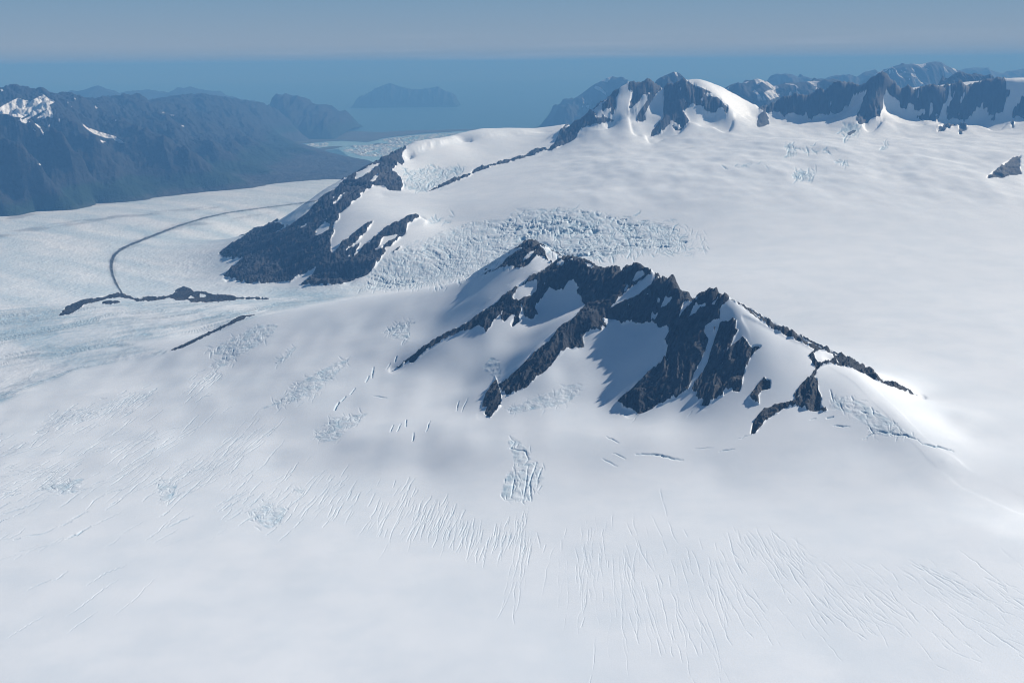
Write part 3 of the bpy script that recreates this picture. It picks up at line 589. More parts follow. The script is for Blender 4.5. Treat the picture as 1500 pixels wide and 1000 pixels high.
for fr, pts, d_, w_ in [
    ('Z', [(25,585),(90,545),(160,502)], 2.6, 1.1), ('Z', [(245,503),(300,465),(370,410),(430,370)], 2.6, 1.1), ('Z', [(248,565),(300,525),(355,487)], 2.2, 1.1), ('Z', [(318,388),(380,350),(460,315)], 3, 1.2),
    ('Z', [(425,495),(490,445),(575,355)], 1.8, 1.0), ('Z', [(240,222),(280,205),(330,175)], 6, 2.2), ('Z', [(330,175),(440,125)], 2.6, 1.3), ('Z', [(610,180),(660,155),(705,138)], 4, 1.6), ('Z', [(250,155),(320,122)], 4, 1.6), ('Z', [(0,135),(70,112),(160,80)], 4, 1.6),
    ('W8', [(1330,262),(1400,262),(1500,282)], 9, 2.2), ('W8', [(1220,195),(1265,220)], 6, 1.8), ('W8', [(1245,255),(1290,278)], 5, 1.5), ('W8', [(1205,278),(1260,305)], 5, 1.5),
    ('W8', [(865,195),(885,215),(870,240),(925,250),(935,280),(920,300)], 8, 1.8), ('W8', [(965,290),(940,360),(945,430)], 9, 2.2), ('W8', [(985,310),(965,360)], 8, 2.0), ('W8', [(935,300),(930,350),(915,430)], 8, 1.8), ('W8', [(885,340),(870,420)], 8, 2.0),
    ('W7', [(1225,545),(1240,520)], 12, 2.2), ('W7', [(1252,515),(1265,498)], 9, 1.8), ('W7', [(1285,488),(1300,468)], 8, 1.6), ('W7', [(1340,445),(1350,425)], 10, 1.8), ('W7', [(1360,430),(1368,395)], 10, 1.8), ('W7', [(1447,372),(1452,355)], 9, 1.6), ('W7', [(1415,400),(1428,380)], 6, 1.3), ('W7', [(1365,495),(1415,503)], 6, 1.6),
    ('W8', [(430,185),(440,155)], 8, 1.5), ('W8', [(455,180),(468,150)], 8, 1.5), ('W8', [(485,160),(488,135)], 9, 1.5), ('W8', [(512,215),(515,185)], 9, 1.6), ('W8', [(562,175),(575,140)], 7, 1.5), ('W8', [(672,105),(680,70)], 7, 1.3), ('W8', [(690,110),(712,60)], 7, 1.3),
    ('C6', [(1010,660),(1075,665)], 7, 1.6), ('C6', [(1130,712),(1170,690),(1150,660)], 8, 1.6), ('C6', [(1170,680),(1230,690),(1260,670)], 9, 1.9), ('C6', [(1230,690),(1300,700),(1350,718)], 9, 1.9), ('C6', [(1365,733),(1440,748),(1490,765)], 10, 2.6), ('C6', [(985,630),(1010,625)], 9, 1.9), ('C6', [(920,637),(940,632)], 6, 1.3), ('C6', [(1000,520),(1010,560)], 9, 1.5), ('C6', [(1035,570),(1050,600)], 8, 1.6), ('C6', [(1085,545),(1090,560)], 8, 1.8), ('C6', [(1120,600),(1150,615)], 8, 1.8), ('C6', [(1165,590),(1170,615)], 8, 1.6), ('C6', [(460,755),(530,750)], 4, 1.2), ('C6', [(555,765),(615,755)], 6, 1.6), ('C6', [(620,720),(690,690)], 4, 1.2), ('C6', [(205,650),(230,620)], 4, 1.0), ('C6', [(430,625),(445,605)], 4, 1.0)]:
    px_line(fr, pts, d_, w_)
crev *= .6 * (1 - np.clip(rock * 2, 0, 1))
dz -= crev
icecol = np.maximum(icecol, np.clip(crev / 4.5, 0, .8))
LOG('relief', round(time.time() - T0, 1))

# medial moraine and dirty margins
mp_ = np.array([(182,434,3.6),(172,418,3.2),(165,402,3.0),(163,388,2.8),(166,376,2.6),(175,366,2.4),(192,358,2.3),(220,347,2.1),(255,333,1.9),(290,321.5,1.6),(330,312,1.3),(375,305.5,1.1),(420,300,1.0),(478,292.5,.9)])
tq_ = np.linspace(0, len(mp_) - 1, 160); mq = np.stack([np.interp(tq_, np.arange(len(mp_)), mp_[:, k]) for k in range(3)], 1)
for _ in range(10): mq[1:-1] = (mq[:-2] + 2 * mq[1:-1] + mq[2:]) / 4
wobm = 1 + .45 * fbm(tq_ * 3.1, tq_ * 0 + .5, 3)
MOR = raster([('X', [(a, b) for a, b in zip(mq[:, 0] - mq[:, 2] * wobm * .72, mq[:, 1] - mq[:, 2] * wobm * .54)] + [(a, b) for a, b in zip(mq[::-1, 0] + mq[::-1, 2] * .72, mq[::-1, 1] + mq[::-1, 2] * .54)])], bl=2)
mor = np.where((Yg > 8500) & (Yg < 19000), sample(MOR, px, py), 0) * vis
DIRT = raster([('X', [(-20,345),(60,330),(160,316),(330,300),(330,303),(160,321),(40,340),(-20,352)]), ('X', [(-20,322),(60,307),(140,297),(220,288),(220,291),(140,301),(60,313),(-20,330)]), ('X', [(250,328),(330,322),(420,304),(420,307),(330,326),(250,333)])], bl=8)
dm = np.where(Yg > 9000, sample(DIRT, px, py), 0) * .45; dirt = np.zeros_like(H)
dm = np.maximum(dm, np.where((Yg > 8500) & (Yg < 19000), sample(blur(MOR, 60), px, py), 0) * vis * 1.3)
q = (dm > .01) | (mor > .01)
dirt[q] = np.clip(np.maximum(mor[q] * (1.1 + .5 * fbm(X[q] / 40, Yg[q] / 60, 3)), dm[q] * sstep(-.6, .5, fbm(X[q] / 300, Yg[q] / 500, 3))), 0, 1)
dirt = np.maximum(dirt, grey)
# the moraine is a low ridge of rubble
dz += mor * 5 + lumps(mor, 60, 3)
Hf = H + dz
rock_j = rock - .75 * gul; q = (rock > .02) & (rock < .98)
rock_j[q] += fbm(X[q] / (14 * zc_amp[q]), Yg[q] / (14 * zc_amp[q]), 4, .6) * .5

# ------------------------------------------------------------------ materials
def nt(name):
    m = bpy.data.materials.new(name); m.use_nodes = True
    n = m.node_tree.nodes; l = m.node_tree.links
    return m, n, l, n['Principled BSDF']
def N(n, typ, **kw):
    o = n.new(typ)
    for k, v in kw.items():
        if k.startswith('_'): setattr(o, k[1:], v)
        else: o.inputs[int(k[1:]) if k[0] == 'i' and k[1:].isdigit() else k].default_value = v
    return o
def noise_node(n, l, vec, scale, detail=6, rough=.6):
    t = N(n, 'ShaderNodeTexNoise'); t.inputs['Scale'].default_value = scale; t.inputs['Detail'].default_value = detail; t.inputs['Roughness'].default_value = rough
    l.new(vec, t.inputs['Vector']); return t
def mixc(n, l, fac, a, b):
    m = n.new('ShaderNodeMix'); m.data_type = 'RGBA'
    for sock, v in ((m.inputs[0], fac), (m.inputs[6], a), (m.inputs[7], b)):
        if hasattr(v, 'is_output'): l.new(v, sock)
        elif isinstance(v, tuple): sock.default_value = (*v, 1)
        else: sock.default_value = v
    return m.outputs[2]
def ramp(n, l, src, a, b, lo=0., hi=1.):
    m = n.new('ShaderNodeMapRange'); m.interpolation_type = 'SMOOTHSTEP'
    m.inputs[1].default_value = a; m.inputs[2].default_value = b; m.inputs[3].default_value = lo; m.inputs[4].default_value = hi
    l.new(src, m.inputs[0]); return m.outputs[0]
def mathn(n, l, op, a, b):
    m = n.new('ShaderNodeMath'); m.operation = op
    for s, v in zip(m.inputs, (a, b)):
        if hasattr(v, 'is_output'): l.new(v, s)
        else: s.default_value = v
    return m.outputs[0]

def ground_material():
    m, n, l, b = nt('snow_rock_and_ice')
    geo = n.new('ShaderNodeNewGeometry'); pos = geo.outputs['Position']
    def att(k):
        a = n.new('ShaderNodeAttribute'); a.attribute_name = k; return a.outputs['Fac']
    aR, aI, aD = att('rock'), att('ice'), att('dirt')
    big = noise_node(n, l, pos, .004, 5); mid = noise_node(n, l, pos, .03, 6, .65); fine = noise_node(n, l, pos, .16, 5, .65)
    tone0 = noise_node(n, l, pos, .0022, 7, .6)
    # rock
    rc = mixc(n, l, ramp(n, l, mid.outputs['Fac'], .35, .68), (.008, .012, .018), (.028, .034, .043))
    rc = mixc(n, l, ramp(n, l, tone0.outputs['Fac'], .5, .62, 0, .8), rc, (.052, .051, .050))
    rc = mixc(n, l, ramp(n, l, big.outputs['Fac'], .45, .7, 0, .6), rc, (.034, .033, .034))
    rc = mixc(n, l, ramp(n, l, fine.outputs['Fac'], .62, .8, 0, .45), rc, (.09, .095, .10))
    mpn = n.new('ShaderNodeMapping'); mpn.inputs['Rotation'].default_value = (0, 0, math.radians(-56)); l.new(pos, mpn.inputs[0])
    mp2 = n.new('ShaderNodeMapping'); mp2.inputs['Scale'].default_value = (.010, .085, .03); l.new(mpn.outputs[0], mp2.inputs[0])
    stra = noise_node(n, l, mp2.outputs[0], 1.0, 6, .65)
    rc = mixc(n, l, ramp(n, l, stra.outputs['Fac'], .52, .72, 0, .75), rc, (.068, .074, .082))
    rc = mixc(n, l, ramp(n, l, stra.outputs['Fac'], .46, .34, 0, .7), rc, (.012, .013, .016))
    # snow and ice
    snowc = mixc(n, l, ramp(n, l, big.outputs['Fac'], .35, .7), (.87, .895, .92), (.79, .835, .875))
    icec = mixc(n, l, ramp(n, l, mid.outputs['Fac'], .35, .7), (.30, .49, .61), (.60, .69, .73))
    tone = noise_node(n, l, pos, .0012, 8, .62)
    snowc = mixc(n, l, ramp(n, l, tone.outputs['Fac'], .42, .66, 0, .3), snowc, (.75, .80, .845))
    sc_ = mixc(n, l, aI, snowc, icec)
    sc_ = mixc(n, l, aD, sc_, (.055, .058, .062))
    fac = mathn(n, l, 'ADD', aR, mathn(n, l, 'MULTIPLY', mathn(n, l, 'SUBTRACT', fine.outputs['Fac'], .5), .5))
    fleck = ramp(n, l, mathn(n, l, 'ADD', stra.outputs['Fac'], mathn(n, l, 'MULTIPLY', fine.outputs['Fac'], .35)), .86, .93, 0, .8)
    fac = mathn(n, l, 'SUBTRACT', fac, fleck)
    fr = ramp(n, l, fac, .42, .58)
    l.new(mixc(n, l, fr, sc_, rc), b.inputs['Base Color'])
    l.new(ramp(n, l, fr, 0, 1, .62, .85), b.inputs['Roughness'])
    b.inputs['Specular IOR Level'].default_value = .25
    bm1 = n.new('ShaderNodeBump'); bm1.inputs['Distance'].default_value = 1.0
    l.new(mathn(n, l, 'MULTIPLY', fine.outputs['Fac'], ramp(n, l, fr, 0, 1, .3, 2.5)), bm1.inputs['Height']); bm1.inputs['Strength'].default_value = 1
    bm2 = n.new('ShaderNodeBump'); bm2.inputs['Distance'].default_value = 1.0
    l.new(mathn(n, l, 'MULTIPLY', mid.outputs['Fac'], ramp(n, l, fr, 0, 1, .12, 7.0)), bm2.inputs['Height']); l.new(bm1.outputs['Normal'], bm2.inputs['Normal'])
    l.new(bm2.outputs['Normal'], b.inputs['Normal'])
    return m
GROUND = ground_material()

def hill_material(name, low, mid_, high, scale=.0012, bare=(.055, .053, .052)):
    m, n, l, b = nt(name)
    geo = n.new('ShaderNodeNewGeometry'); pos = geo.outputs['Position']
    a = n.new('ShaderNodeAttribute'); a.attribute_name = 'snow'; g = n.new('ShaderNodeAttribute'); g.attribute_name = 'green'
    big = noise_node(n, l, pos, scale, 6, .6); fine = noise_node(n, l, pos, scale * 9, 6, .65)
    c = mixc(n, l, ramp(n, l, fine.outputs['Fac'], .35, .68), mid_, high)
    gg = mathn(n, l, 'ADD', g.outputs['Fac'], mathn(n, l, 'MULTIPLY', mathn(n, l, 'SUBTRACT', big.outputs['Fac'], .5), 1.2))
    c = mixc(n, l, ramp(n, l, gg, .35, .7), c, low)
    c = mixc(n, l, ramp(n, l, fine.outputs['Fac'], .6, .78, 0, .5), c, bare)
    ba = n.new('ShaderNodeAttribute'); ba.attribute_name = 'bare'
    c = mixc(n, l, ba.outputs['Fac'], c, (.072, .074, .074))
    sf = mathn(n, l, 'ADD', a.outputs['Fac'], mathn(n, l, 'MULTIPLY', mathn(n, l, 'SUBTRACT', fine.outputs['Fac'], .5), .4))
    c = mixc(n, l, ramp(n, l, sf, .42, .58), c, (.84, .85, .87))
    l.new(c, b.inputs['Base Color']); b.inputs['Roughness'].default_value = .9; b.inputs['Specular IOR Level'].default_value = .15
    bp = n.new('ShaderNodeBump'); bp.inputs['Distance'].default_value = 1; l.new(mathn(n, l, 'MULTIPLY', fine.outputs['Fac'], 45.0), bp.inputs['Height'])
    l.new(bp.outputs['Normal'], b.inputs['Normal'])
    return m
HILL = hill_material('weathered_mountain', (.011, .030, .017), (.010, .014, .018), (.036, .038, .040))

# ------------------------------------------------------------------ meshes
def mesh_from(name, verts, faces, mat, attrs=None, parent=None, smooth=True):
    me = bpy.data.meshes.new(name)
    nv, nf = len(verts), len(faces)
    me.vertices.add(nv); me.vertices.foreach_set('co', np.ascontiguousarray(verts, np.float32).ravel())
    k = faces.shape[1]
    me.loops.add(nf * k); me.loops.foreach_set('vertex_index', np.ascontiguousarray(faces, np.int32).ravel())
    me.polygons.add(nf); me.polygons.foreach_set('loop_start', np.arange(0, nf * k, k, dtype=np.int32))
    if smooth: me.polygons.foreach_set('use_smooth', np.ones(nf, bool))
    for an, v in (attrs or {}).items():
        at = me.attributes.new(an, 'FLOAT', 'POINT'); at.data.foreach_set('value', np.ascontiguousarray(v, np.float32))
    me.materials.append(mat); me.update(calc_edges=True)
    ob = bpy.data.objects.new(name, me); COL.objects.link(ob)
    if parent: ob.parent = parent
    return ob
def tag(o, label=None, cat=None, group=None, kind=None):
    if label: o['label'] = label
    if cat: o['category'] = cat
    if group: o['group'] = group
    if kind or cat: o['kind'] = kind or 'thing'
    return o
def empty(name, loc):
    o = bpy.data.objects.new(name, None); COL.objects.link(o); o.location = loc; o.empty_display_size = 50
    return o
fi, fj = np.mgrid[0:NV - 1, 0:NU - 1]
V = np.stack([X, Yg, Hf], -1).reshape(-1, 3)
AT = dict(rock=rock_j.ravel(), ice=icecol.ravel(), dirt=dirt.ravel())
def sub_mesh(name, fmask, parent=None, origin=None, mat=None):
    ii, jj = np.nonzero(fmask)
    q = np.stack([ii * NU + jj, ii * NU + jj + 1, (ii + 1) * NU + jj + 1, (ii + 1) * NU + jj], 1)
    used, inv = np.unique(q, return_inverse=True)
    vv = V[used].copy()
    if origin is not None: vv -= np.asarray(origin)
    return mesh_from(name, vv, inv.reshape(q.shape).astype(np.int32), mat or GROUND, {k: a[used] for k, a in AT.items()}, parent)
def components(m):
    lab = np.where(m, np.arange(m.size).reshape(m.shape) + 1, 0)
    for _ in range(4000):
        old = lab
        p = np.pad(lab, 1)
        for s in (p[:-2, 1:-1], p[2:, 1:-1], p[1:-1, :-2], p[1:-1, 2:]): lab = np.maximum(lab, s)
        lab = np.where(m, lab, 0)
        if np.array_equal(lab, old): break
    return lab
fU = (U[:-1, :-1] + U[1:, 1:]) / 2; fL = (np.log(Yg[:-1, :-1]) + np.log(Yg[1:, 1:])) / 2
def fmean(a): return (a[:-1, :-1] + a[1:, :-1] + a[:-1, 1:] + a[1:, 1:]) / 4
fR = fmean(rock_j) > .5
def plan(pts):
    pl = []
    for a, b, Yq in pts:
        q = unproj(a, b, Yq); pl.append((q[0] / q[1], math.log(Yq)))
    return in_poly(pl, fU, fL)
free = np.ones((NV - 1, NU - 1), bool)
def mountain(name, label, cat, region, minfaces=60, maxparts=24, snow_name='snow_cover', group=None):
    region = region & free
    free[region] = False
    ii, jj = np.nonzero(region)
    i0, i1, j0, j1 = ii.min(), ii.max() + 1, jj.min(), jj.max() + 1
    c = V[((i0 + i1) // 2) * NU + (j0 + j1) // 2]; base = np.array([c[0], c[1], H[i0:i1, j0:j1][region[i0:i1, j0:j1]].min()])
    e = empty(name, base); tag(e, label, cat, group)
    rm = region & fR
    lab = components(rm[i0:i1, j0:j1])
    ids, cnt = np.unique(lab[lab > 0], return_counts=True)
    order = np.argsort(-cnt)
    rest = region.copy()
    for k in order[:maxparts]:
        if cnt[k] < minfaces: break
        mm = np.zeros_like(region); mm[i0:i1, j0:j1] = lab == ids[k]
        sub_mesh('rock_face', mm, e, base); rest &= ~mm
    if rest.any(): sub_mesh(snow_name, rest, e, base)
    return e
reg_nun = plan([(575,545,5420),(640,500,5760),(705,455,5900),(690,412,6900),(700,405,7000),(782,350,6850),(840,375,6450),(930,388,5950),(1000,420,5620),(1060,430,5420),(1200,500,5200),(1360,590,5020),(1430,615,4880),(1500,735,3900),(1530,760,3650),(1480,740,3700),(1400,700,3930),(1250,680,4080),(1100,660,4250),(900,650,4380),(760,630,4560),(690,620,4650),(640,590,4950)])
mountain('nunatak', 'rugged black rock ridge with white snow slopes rising alone from the foreground icefield', 'mountain', reg_nun, 40, 30)
reg_cliff = plan([(320,400,9600),(325,385,11000),(390,338,12900),(450,300,13100),(520,252,14200),(590,215,15800),(640,200,17200),(612,275,14500),(640,272,13100),(600,300,11900),(625,318,10950),(600,340,10200),(540,395,9200),(500,412,9050),(420,420,9200)])
mountain('rock_mountain', 'long blue grey rock mountain dropping steeply to the bend of the valley glacier', 'mountain', reg_cliff, 30, 24)
reg_peak = plan([(790,225,15900),(862,160,18000),(900,130,18800),(1000,116,19300),(1115,154,19300),(1110,170,17800),(1066,185,16900),(1000,200,16100),(900,190,16300),(850,190,16300),(815,215,15600)])
mountain('snow_peak', 'broad dark peak with a bright white snow shoulder on its right, beside the bay', 'mountain', reg_peak, 12, 20)
reg_wall = plan([(1115,154,19200),(1115,165,18000),(1200,180,17400),(1260,200,16700),(1330,195,17000),(1420,200,16900),(1520,200,16800),(1600,200,16800),(1640,120,20000),(1400,118,20000),(1300,108,19500)])
mountain('rock_wall', 'jagged dark cliff wall with snow gullies and a pointed central tower above the snow basin', 'mountain', reg_wall, 12, 30)
def outcrop(name, key, label, y0=0, y1=1e9, grow=2):
    m = (fmean(rk[key]) > .35) & free & (fmean(Yg) > y0) & (fmean(Yg) < y1)
    if not m.any(): LOG('no faces', key); return
    lb = components(m); ids, cnt = np.unique(lb[lb > 0], return_counts=True); m = lb == ids[np.argmax(cnt)]
    free[m] = False
    ii, jj = np.nonzero(m); c = V[ii * NU + jj].mean(0)
    o = sub_mesh(name, m, None, c); o.location = c
    tag(o, label, 'rock'); return o
outcrop('rock_outcrop', 'outcrop', 'low dark rock island with a rounded hump between glacier and bare ice')
outcrop('rock_outcrop', 'band', 'thin dark rock rib along the edge of the smooth snow dome')
outcrop('rock_outcrop', 'knob', 'small dark rock knob on the snow saddle between the peak and the cliff wall')
outcrop('rock_outcrop', 'edge', 'dark wedge of rock poking out of the snow at the right edge')
outcrop('rock_outcrop', 'icerock', 'tiny dark rock in cracked ice below the pointed tower')
mm = (fmean(mor) > .5) & free; free[mm] = False
ii, jj = np.nonzero(mm); c = V[ii * NU + jj].mean(0)
o = sub_mesh('moraine', mm, None, c); o.location = c; tag(o, 'thin dark curving stripe of rubble along the middle of the valley glacier', 'moraine')
gm = (fmean(glac) > .5) & free & (fmean(Yg) > 6500); free[gm] = False
o = sub_mesh('glacier', gm); tag(o, 'wide pale grey valley glacier curving away to the left', kind='structure')
im = (fmean(icefall) > .4) & free; free[im] = False
o = sub_mesh('icefall', im); tag(o, 'broken blue white icefall behind the rock ridge', kind='structure')
o = sub_mesh('icefield', free); tag(o, 'smooth white snowfield with fine crevasses', kind='structure')
LOG('main meshes', round(time.time() - T0, 1))

# ------------------------------------------------------------------ separate mountains
def patch_mesh(cp, u0, u1, Y0, Y1, nu, nv):
    cp = thin(np.array(cp)); w = rbf_solve(cp)
    uu = np.linspace(u0, u1, nu); ll = np.linspace(math.log(Y0), math.log(Y1), nv)
    Uq, Lq = np.meshgrid(uu, ll); Hq = rbf_eval(cp, w, Uq, Lq); Yq = np.exp(Lq)
    return Uq, Yq, Hq
def grid_faces(nv, nu, keep=None):
    a, b = np.mgrid[0:nv - 1, 0:nu - 1]
    q = np.stack([a * nu + b, a * nu + b + 1, (a + 1) * nu + b + 1, (a + 1) * nu + b], -1)
    return q.reshape(-1, 4) if keep is None else q[keep]
class Set:
    def __init__(s): s.cp = []
    def p(s, px, py, Y=None, z=None, c=.02):
        q = unproj(px, py, Y) if z is None else on_z(px, py, z)
        s.cp.append((q[0] / q[1], math.log(q[1]), q[2], c))
    def line(s, pts, step=8, c=.003, back=None):
        pts = np.array(pts, float)
        if back:
            for a, b in zip(pts[:-1], pts[1:]):
                w3 = unproj(*((a + b) / 2)); s.g(w3[0] / w3[1], w3[1] + back[0], w3[2] - back[1], .01)
        for i in range(len(pts) - 1):
            n = max(1, int(np.hypot(*(pts[i + 1, :2] - pts[i, :2])) / step))
            for k in range(n): s.p(*(pts[i] + (pts[i + 1] - pts[i]) * k / n), c=c)
        s.p(*pts[-1], c=c)
    def g(s, u, Y, z, c=.03): s.cp.append((u, math.log(Y), z, c))
# ---- the mountains across the glacier
S = Set()
S.line([(-90,180,19500),(-40,172,19800),(0,166,20000),(20,170,20200),(45,178,20100),(70,192,20000),(95,208,19700),(120,225,19500)], 9, back=(1300, 230))
S.line([(-60,130,24500),(0,129,24800),(12,133,24500),(26,143,24000),(44,146,23900),(64,138,24000),(74,144,24000),(84,147,24200),(96,147,24800),(110,142,25500),(128,146,26200),(148,158,27000),(170,152,28500),(200,145,30000),(216,146,30500),(236,153,31500),(262,158,32500),(285,152,33800),(318,145,35500),(335,148,36200),(352,153,37000),(375,155,38500),(400,157,40000)], 8)
S.line([(82,147,24100),(100,160,23000),(115,180,22000),(138,199,21200),(150,216,20700)], 8, back=(900, 200))
S.line([(150,158,26800),(170,176,24900),(192,184,24000),(220,197,23000),(256,210,22400),(275,220,22000)], 8, back=(1100, 210))
S.line([(216,146,30400),(238,165,28000),(262,184,26300),(285,200,25200),(310,214,24400)], 8, back=(1200, 200))
S.line([(-30,200,18600),(20,226,18100),(60,244,18200)], 8, back=(700, 120))
S.line([(318,145,35500),(322,175,31500),(345,195,29600),(368,208,28800)], 9, back=(1300, 160))
S.line([(285,152,33600),(296,176,30200),(318,198,28000),(340,216,26600)], 9, back=(1300, 170))
S.line([(380,156,38800),(390,180,36500),(400,195,35500)], 9)
for q in [(0,225,19000),(50,235,19200),(20,270,18000),(100,250,19800),(0,295,17400),(90,280,18600),(170,262,20000),(160,238,20900),(200,240,21600),(240,262,21300),(135,175,24600),(165,200,23600),(185,206,23200),(300,225,24200),(300,250,23200),(350,235,25600),(350,255,23800),(400,238,26800),(420,252,25600),(440,218,29800),(400,222,29200),(470,228,29300),(480,245,27600),(350,180,33500),(60,160,22500),(30,155,22800),(210,170,28000)]:
    S.p(*q)
for q in [(-20,318,300),(60,309,290),(140,296,270),(220,287,255),(300,278.5,235),(380,268,205),(440,262,185),(490,258,165),(520,250,110),(540,241,40),(538,234,5),(510,229,5),(480,222,5),(440,213,5),(420,211,5)]:
    S.p(q[0], q[1], z=q[2], c=.004)
for u, Y, z in [(-.62,16500,250),(-.6,19000,1000),(-.55,24500,1700),(-.5,30000,900),(-.4,36000,700),(-.3,42000,500),(-.62,30000,1000),(-.2,45000,300),(-.52,16000,120),(-.42,17000,80),(-.3,19000,50),(-.2,21500,0),(-.13,24500,-60),(-.11,28000,-60),(-.13,31500,-60),(-.17,35500,-40),(-.18,40000,-30),(-.2,38000,40)]: S.g(u, Y, z)
Uq, Yq, Hq = patch_mesh(S.cp, -.62, -.1, 16800, 45000, 760, 520)
Xq = Uq * Yq
el = sstep(150, 900, Hq)
Hq = Hq + (ribs_ := 1) * 0
a_ = (Xq * .8 + Yq * -.6) ; b_ = (Xq * .6 + Yq * .8)
a2 = Xq * .95 + Yq * .3; b2 = Xq * -.3 + Yq * .95
Hq += (ridged(a2 / 2300 + .4 * gnoise(Xq / 2500, Yq / 2500), b2 / 7000, 3) - .8) * 50 * sstep(250, 800, Hq) * sstep(1750, 1200, Hq)
Hq += (ridged((Xq * .9 + Yq * .43) / 800, (Yq * .9 - Xq * .43) / 3200, 5, .58) - 1.1) * 95 * el + (ridged(a_ / 420, b_ / 1500, 4) - .9) * 55 * sstep(60, 500, Hq) + fbm(Xq / 200, Yq / 260, 4) * 16 * sstep(20, 120, Hq)
qx, qy = proj(Xq, Yq, Hq)
SNOWL = raster([('S', p) for p in (
 [(0,235),(60,200),(130,165),(180,180),(220,190),(280,160),(320,140),(360,175),(410,185),(390,205),(360,215),(385,260),(390,320),(350,300),(300,330),(320,300),(270,320),(190,355),(130,330),(160,310),(80,300),(70,285),(0,280)],
 [(230,390),(250,390),(285,430)], [(250,350),(280,350),(330,440),(320,450),(300,400)], [(590,345),(640,380),(720,410),(840,445),(900,485),(930,495),(870,495),(830,465),(760,455),(680,425),(630,390)],
 [(720,468),(790,490),(750,492)], [(840,324),(880,334),(845,338)], [(255,635),(315,655),(290,657)], [(430,310),(445,330),(430,345)], [(540,158),(556,170),(550,182)], [(480,193),(510,198),(490,207)], [(690,213),(722,245),(700,242)], [(1180,264),(1215,273),(1190,276)], [(1240,285),(1320,297),(1250,294)], [(1320,358),(1360,375),(1340,379)], [(345,380),(370,345),(362,382)], [(520,222),(535,228),(525,238)], [(0,95),(30,110),(10,122)])],
 [('S', [(70,290),(110,250),(210,215),(225,195),(130,245),(90,275)]), ('S', [(190,330),(300,270),(360,240),(300,290),(230,340)]), ('S', [(150,320),(210,285),(230,290),(170,325)])], bl=2)
sn = sample(SNOWL, qx, qy)
tq = (Hq - ZC) / Yq; vq = tq >= np.maximum.accumulate(tq, 0) - 8e-4
sn = np.where(vq, sn, 0)
qx2 = qx
green = sstep(760, 420, Hq) * sstep(210, 330, Hq) * .8 + .3 * fbm(Xq / 1500, Yq / 1500, 3)
bareq = sstep(360, 240, Hq + 60 * fbm(Xq / 700, Yq / 700, 3)) * (.55 + .45 * fbm(Xq / 260, Yq / 900, 4))
foot = sstep(330, 150, Hq)
Vq = np.stack([Xq, Yq, Hq], -1).reshape(-1, 3)
keep = ((Hq[:-1, :-1] > -30) | (Hq[1:, 1:] > -30))
fy = Yq[:-1, :-1]; fu = Uq[:-1, :-1]; fs = (sn[:-1, :-1] + sn[1:, 1:]) / 2 > .45
fh = (Hq[:-1, :-1] + Hq[1:, 1:]) / 2
# lowland below the slopes belongs to the ground; the rest are two mountains parted by their saddle
wob = gnoise(Xq / 900, Yq / 900)[:-1, :-1]
low = keep & (fh + wob * 60 < 330)
near = keep & ~low & (in_poly([(-.65, math.log(16000)), (-.28, math.log(16000)), (-.315, math.log(21500)), (-.365, math.log(26800)), (-.40, math.log(45500)), (-.65, math.log(45500))], fu, np.log(fy)))
far = keep & ~low & ~near
def patch_obj(name, m, parent=None, origin=None):
    q = grid_faces(*Hq.shape)[m.ravel()]
    used, inv = np.unique(q, return_inverse=True); vv = Vq[used].copy()
    if origin is not None: vv -= origin
    return mesh_from(name, vv, inv.reshape(q.shape).astype(np.int32), HILL, dict(snow=sn.ravel()[used], green=green.ravel()[used], bare=bareq.ravel()[used]), parent)
for m, lab in ((near, 'hazy brown mountain with broad summit snow and one long snow strip, left of the glacier'), (far, 'lower hazy brown mountain with a few snow specks behind the glacier snout')):
    c = Vq[grid_faces(*Hq.shape)[m.ravel()][:, 0]].mean(0); c[2] = 250
    e = empty('mountain', c); tag(e, lab, 'mountain')
    lb = components(m & fs); ids, cnt = np.unique(lb[lb > 0], return_counts=True); rest = m.copy()
    for k in np.argsort(-cnt)[:14]:
        if cnt[k] < 6: break
        patch_obj('snow_patch', lb == ids[k], e, c); rest &= lb != ids[k]
    patch_obj('slope', rest, e, c)
tag(patch_obj('ground', low), 'brown and green lowland beside the glacier', kind='structure')

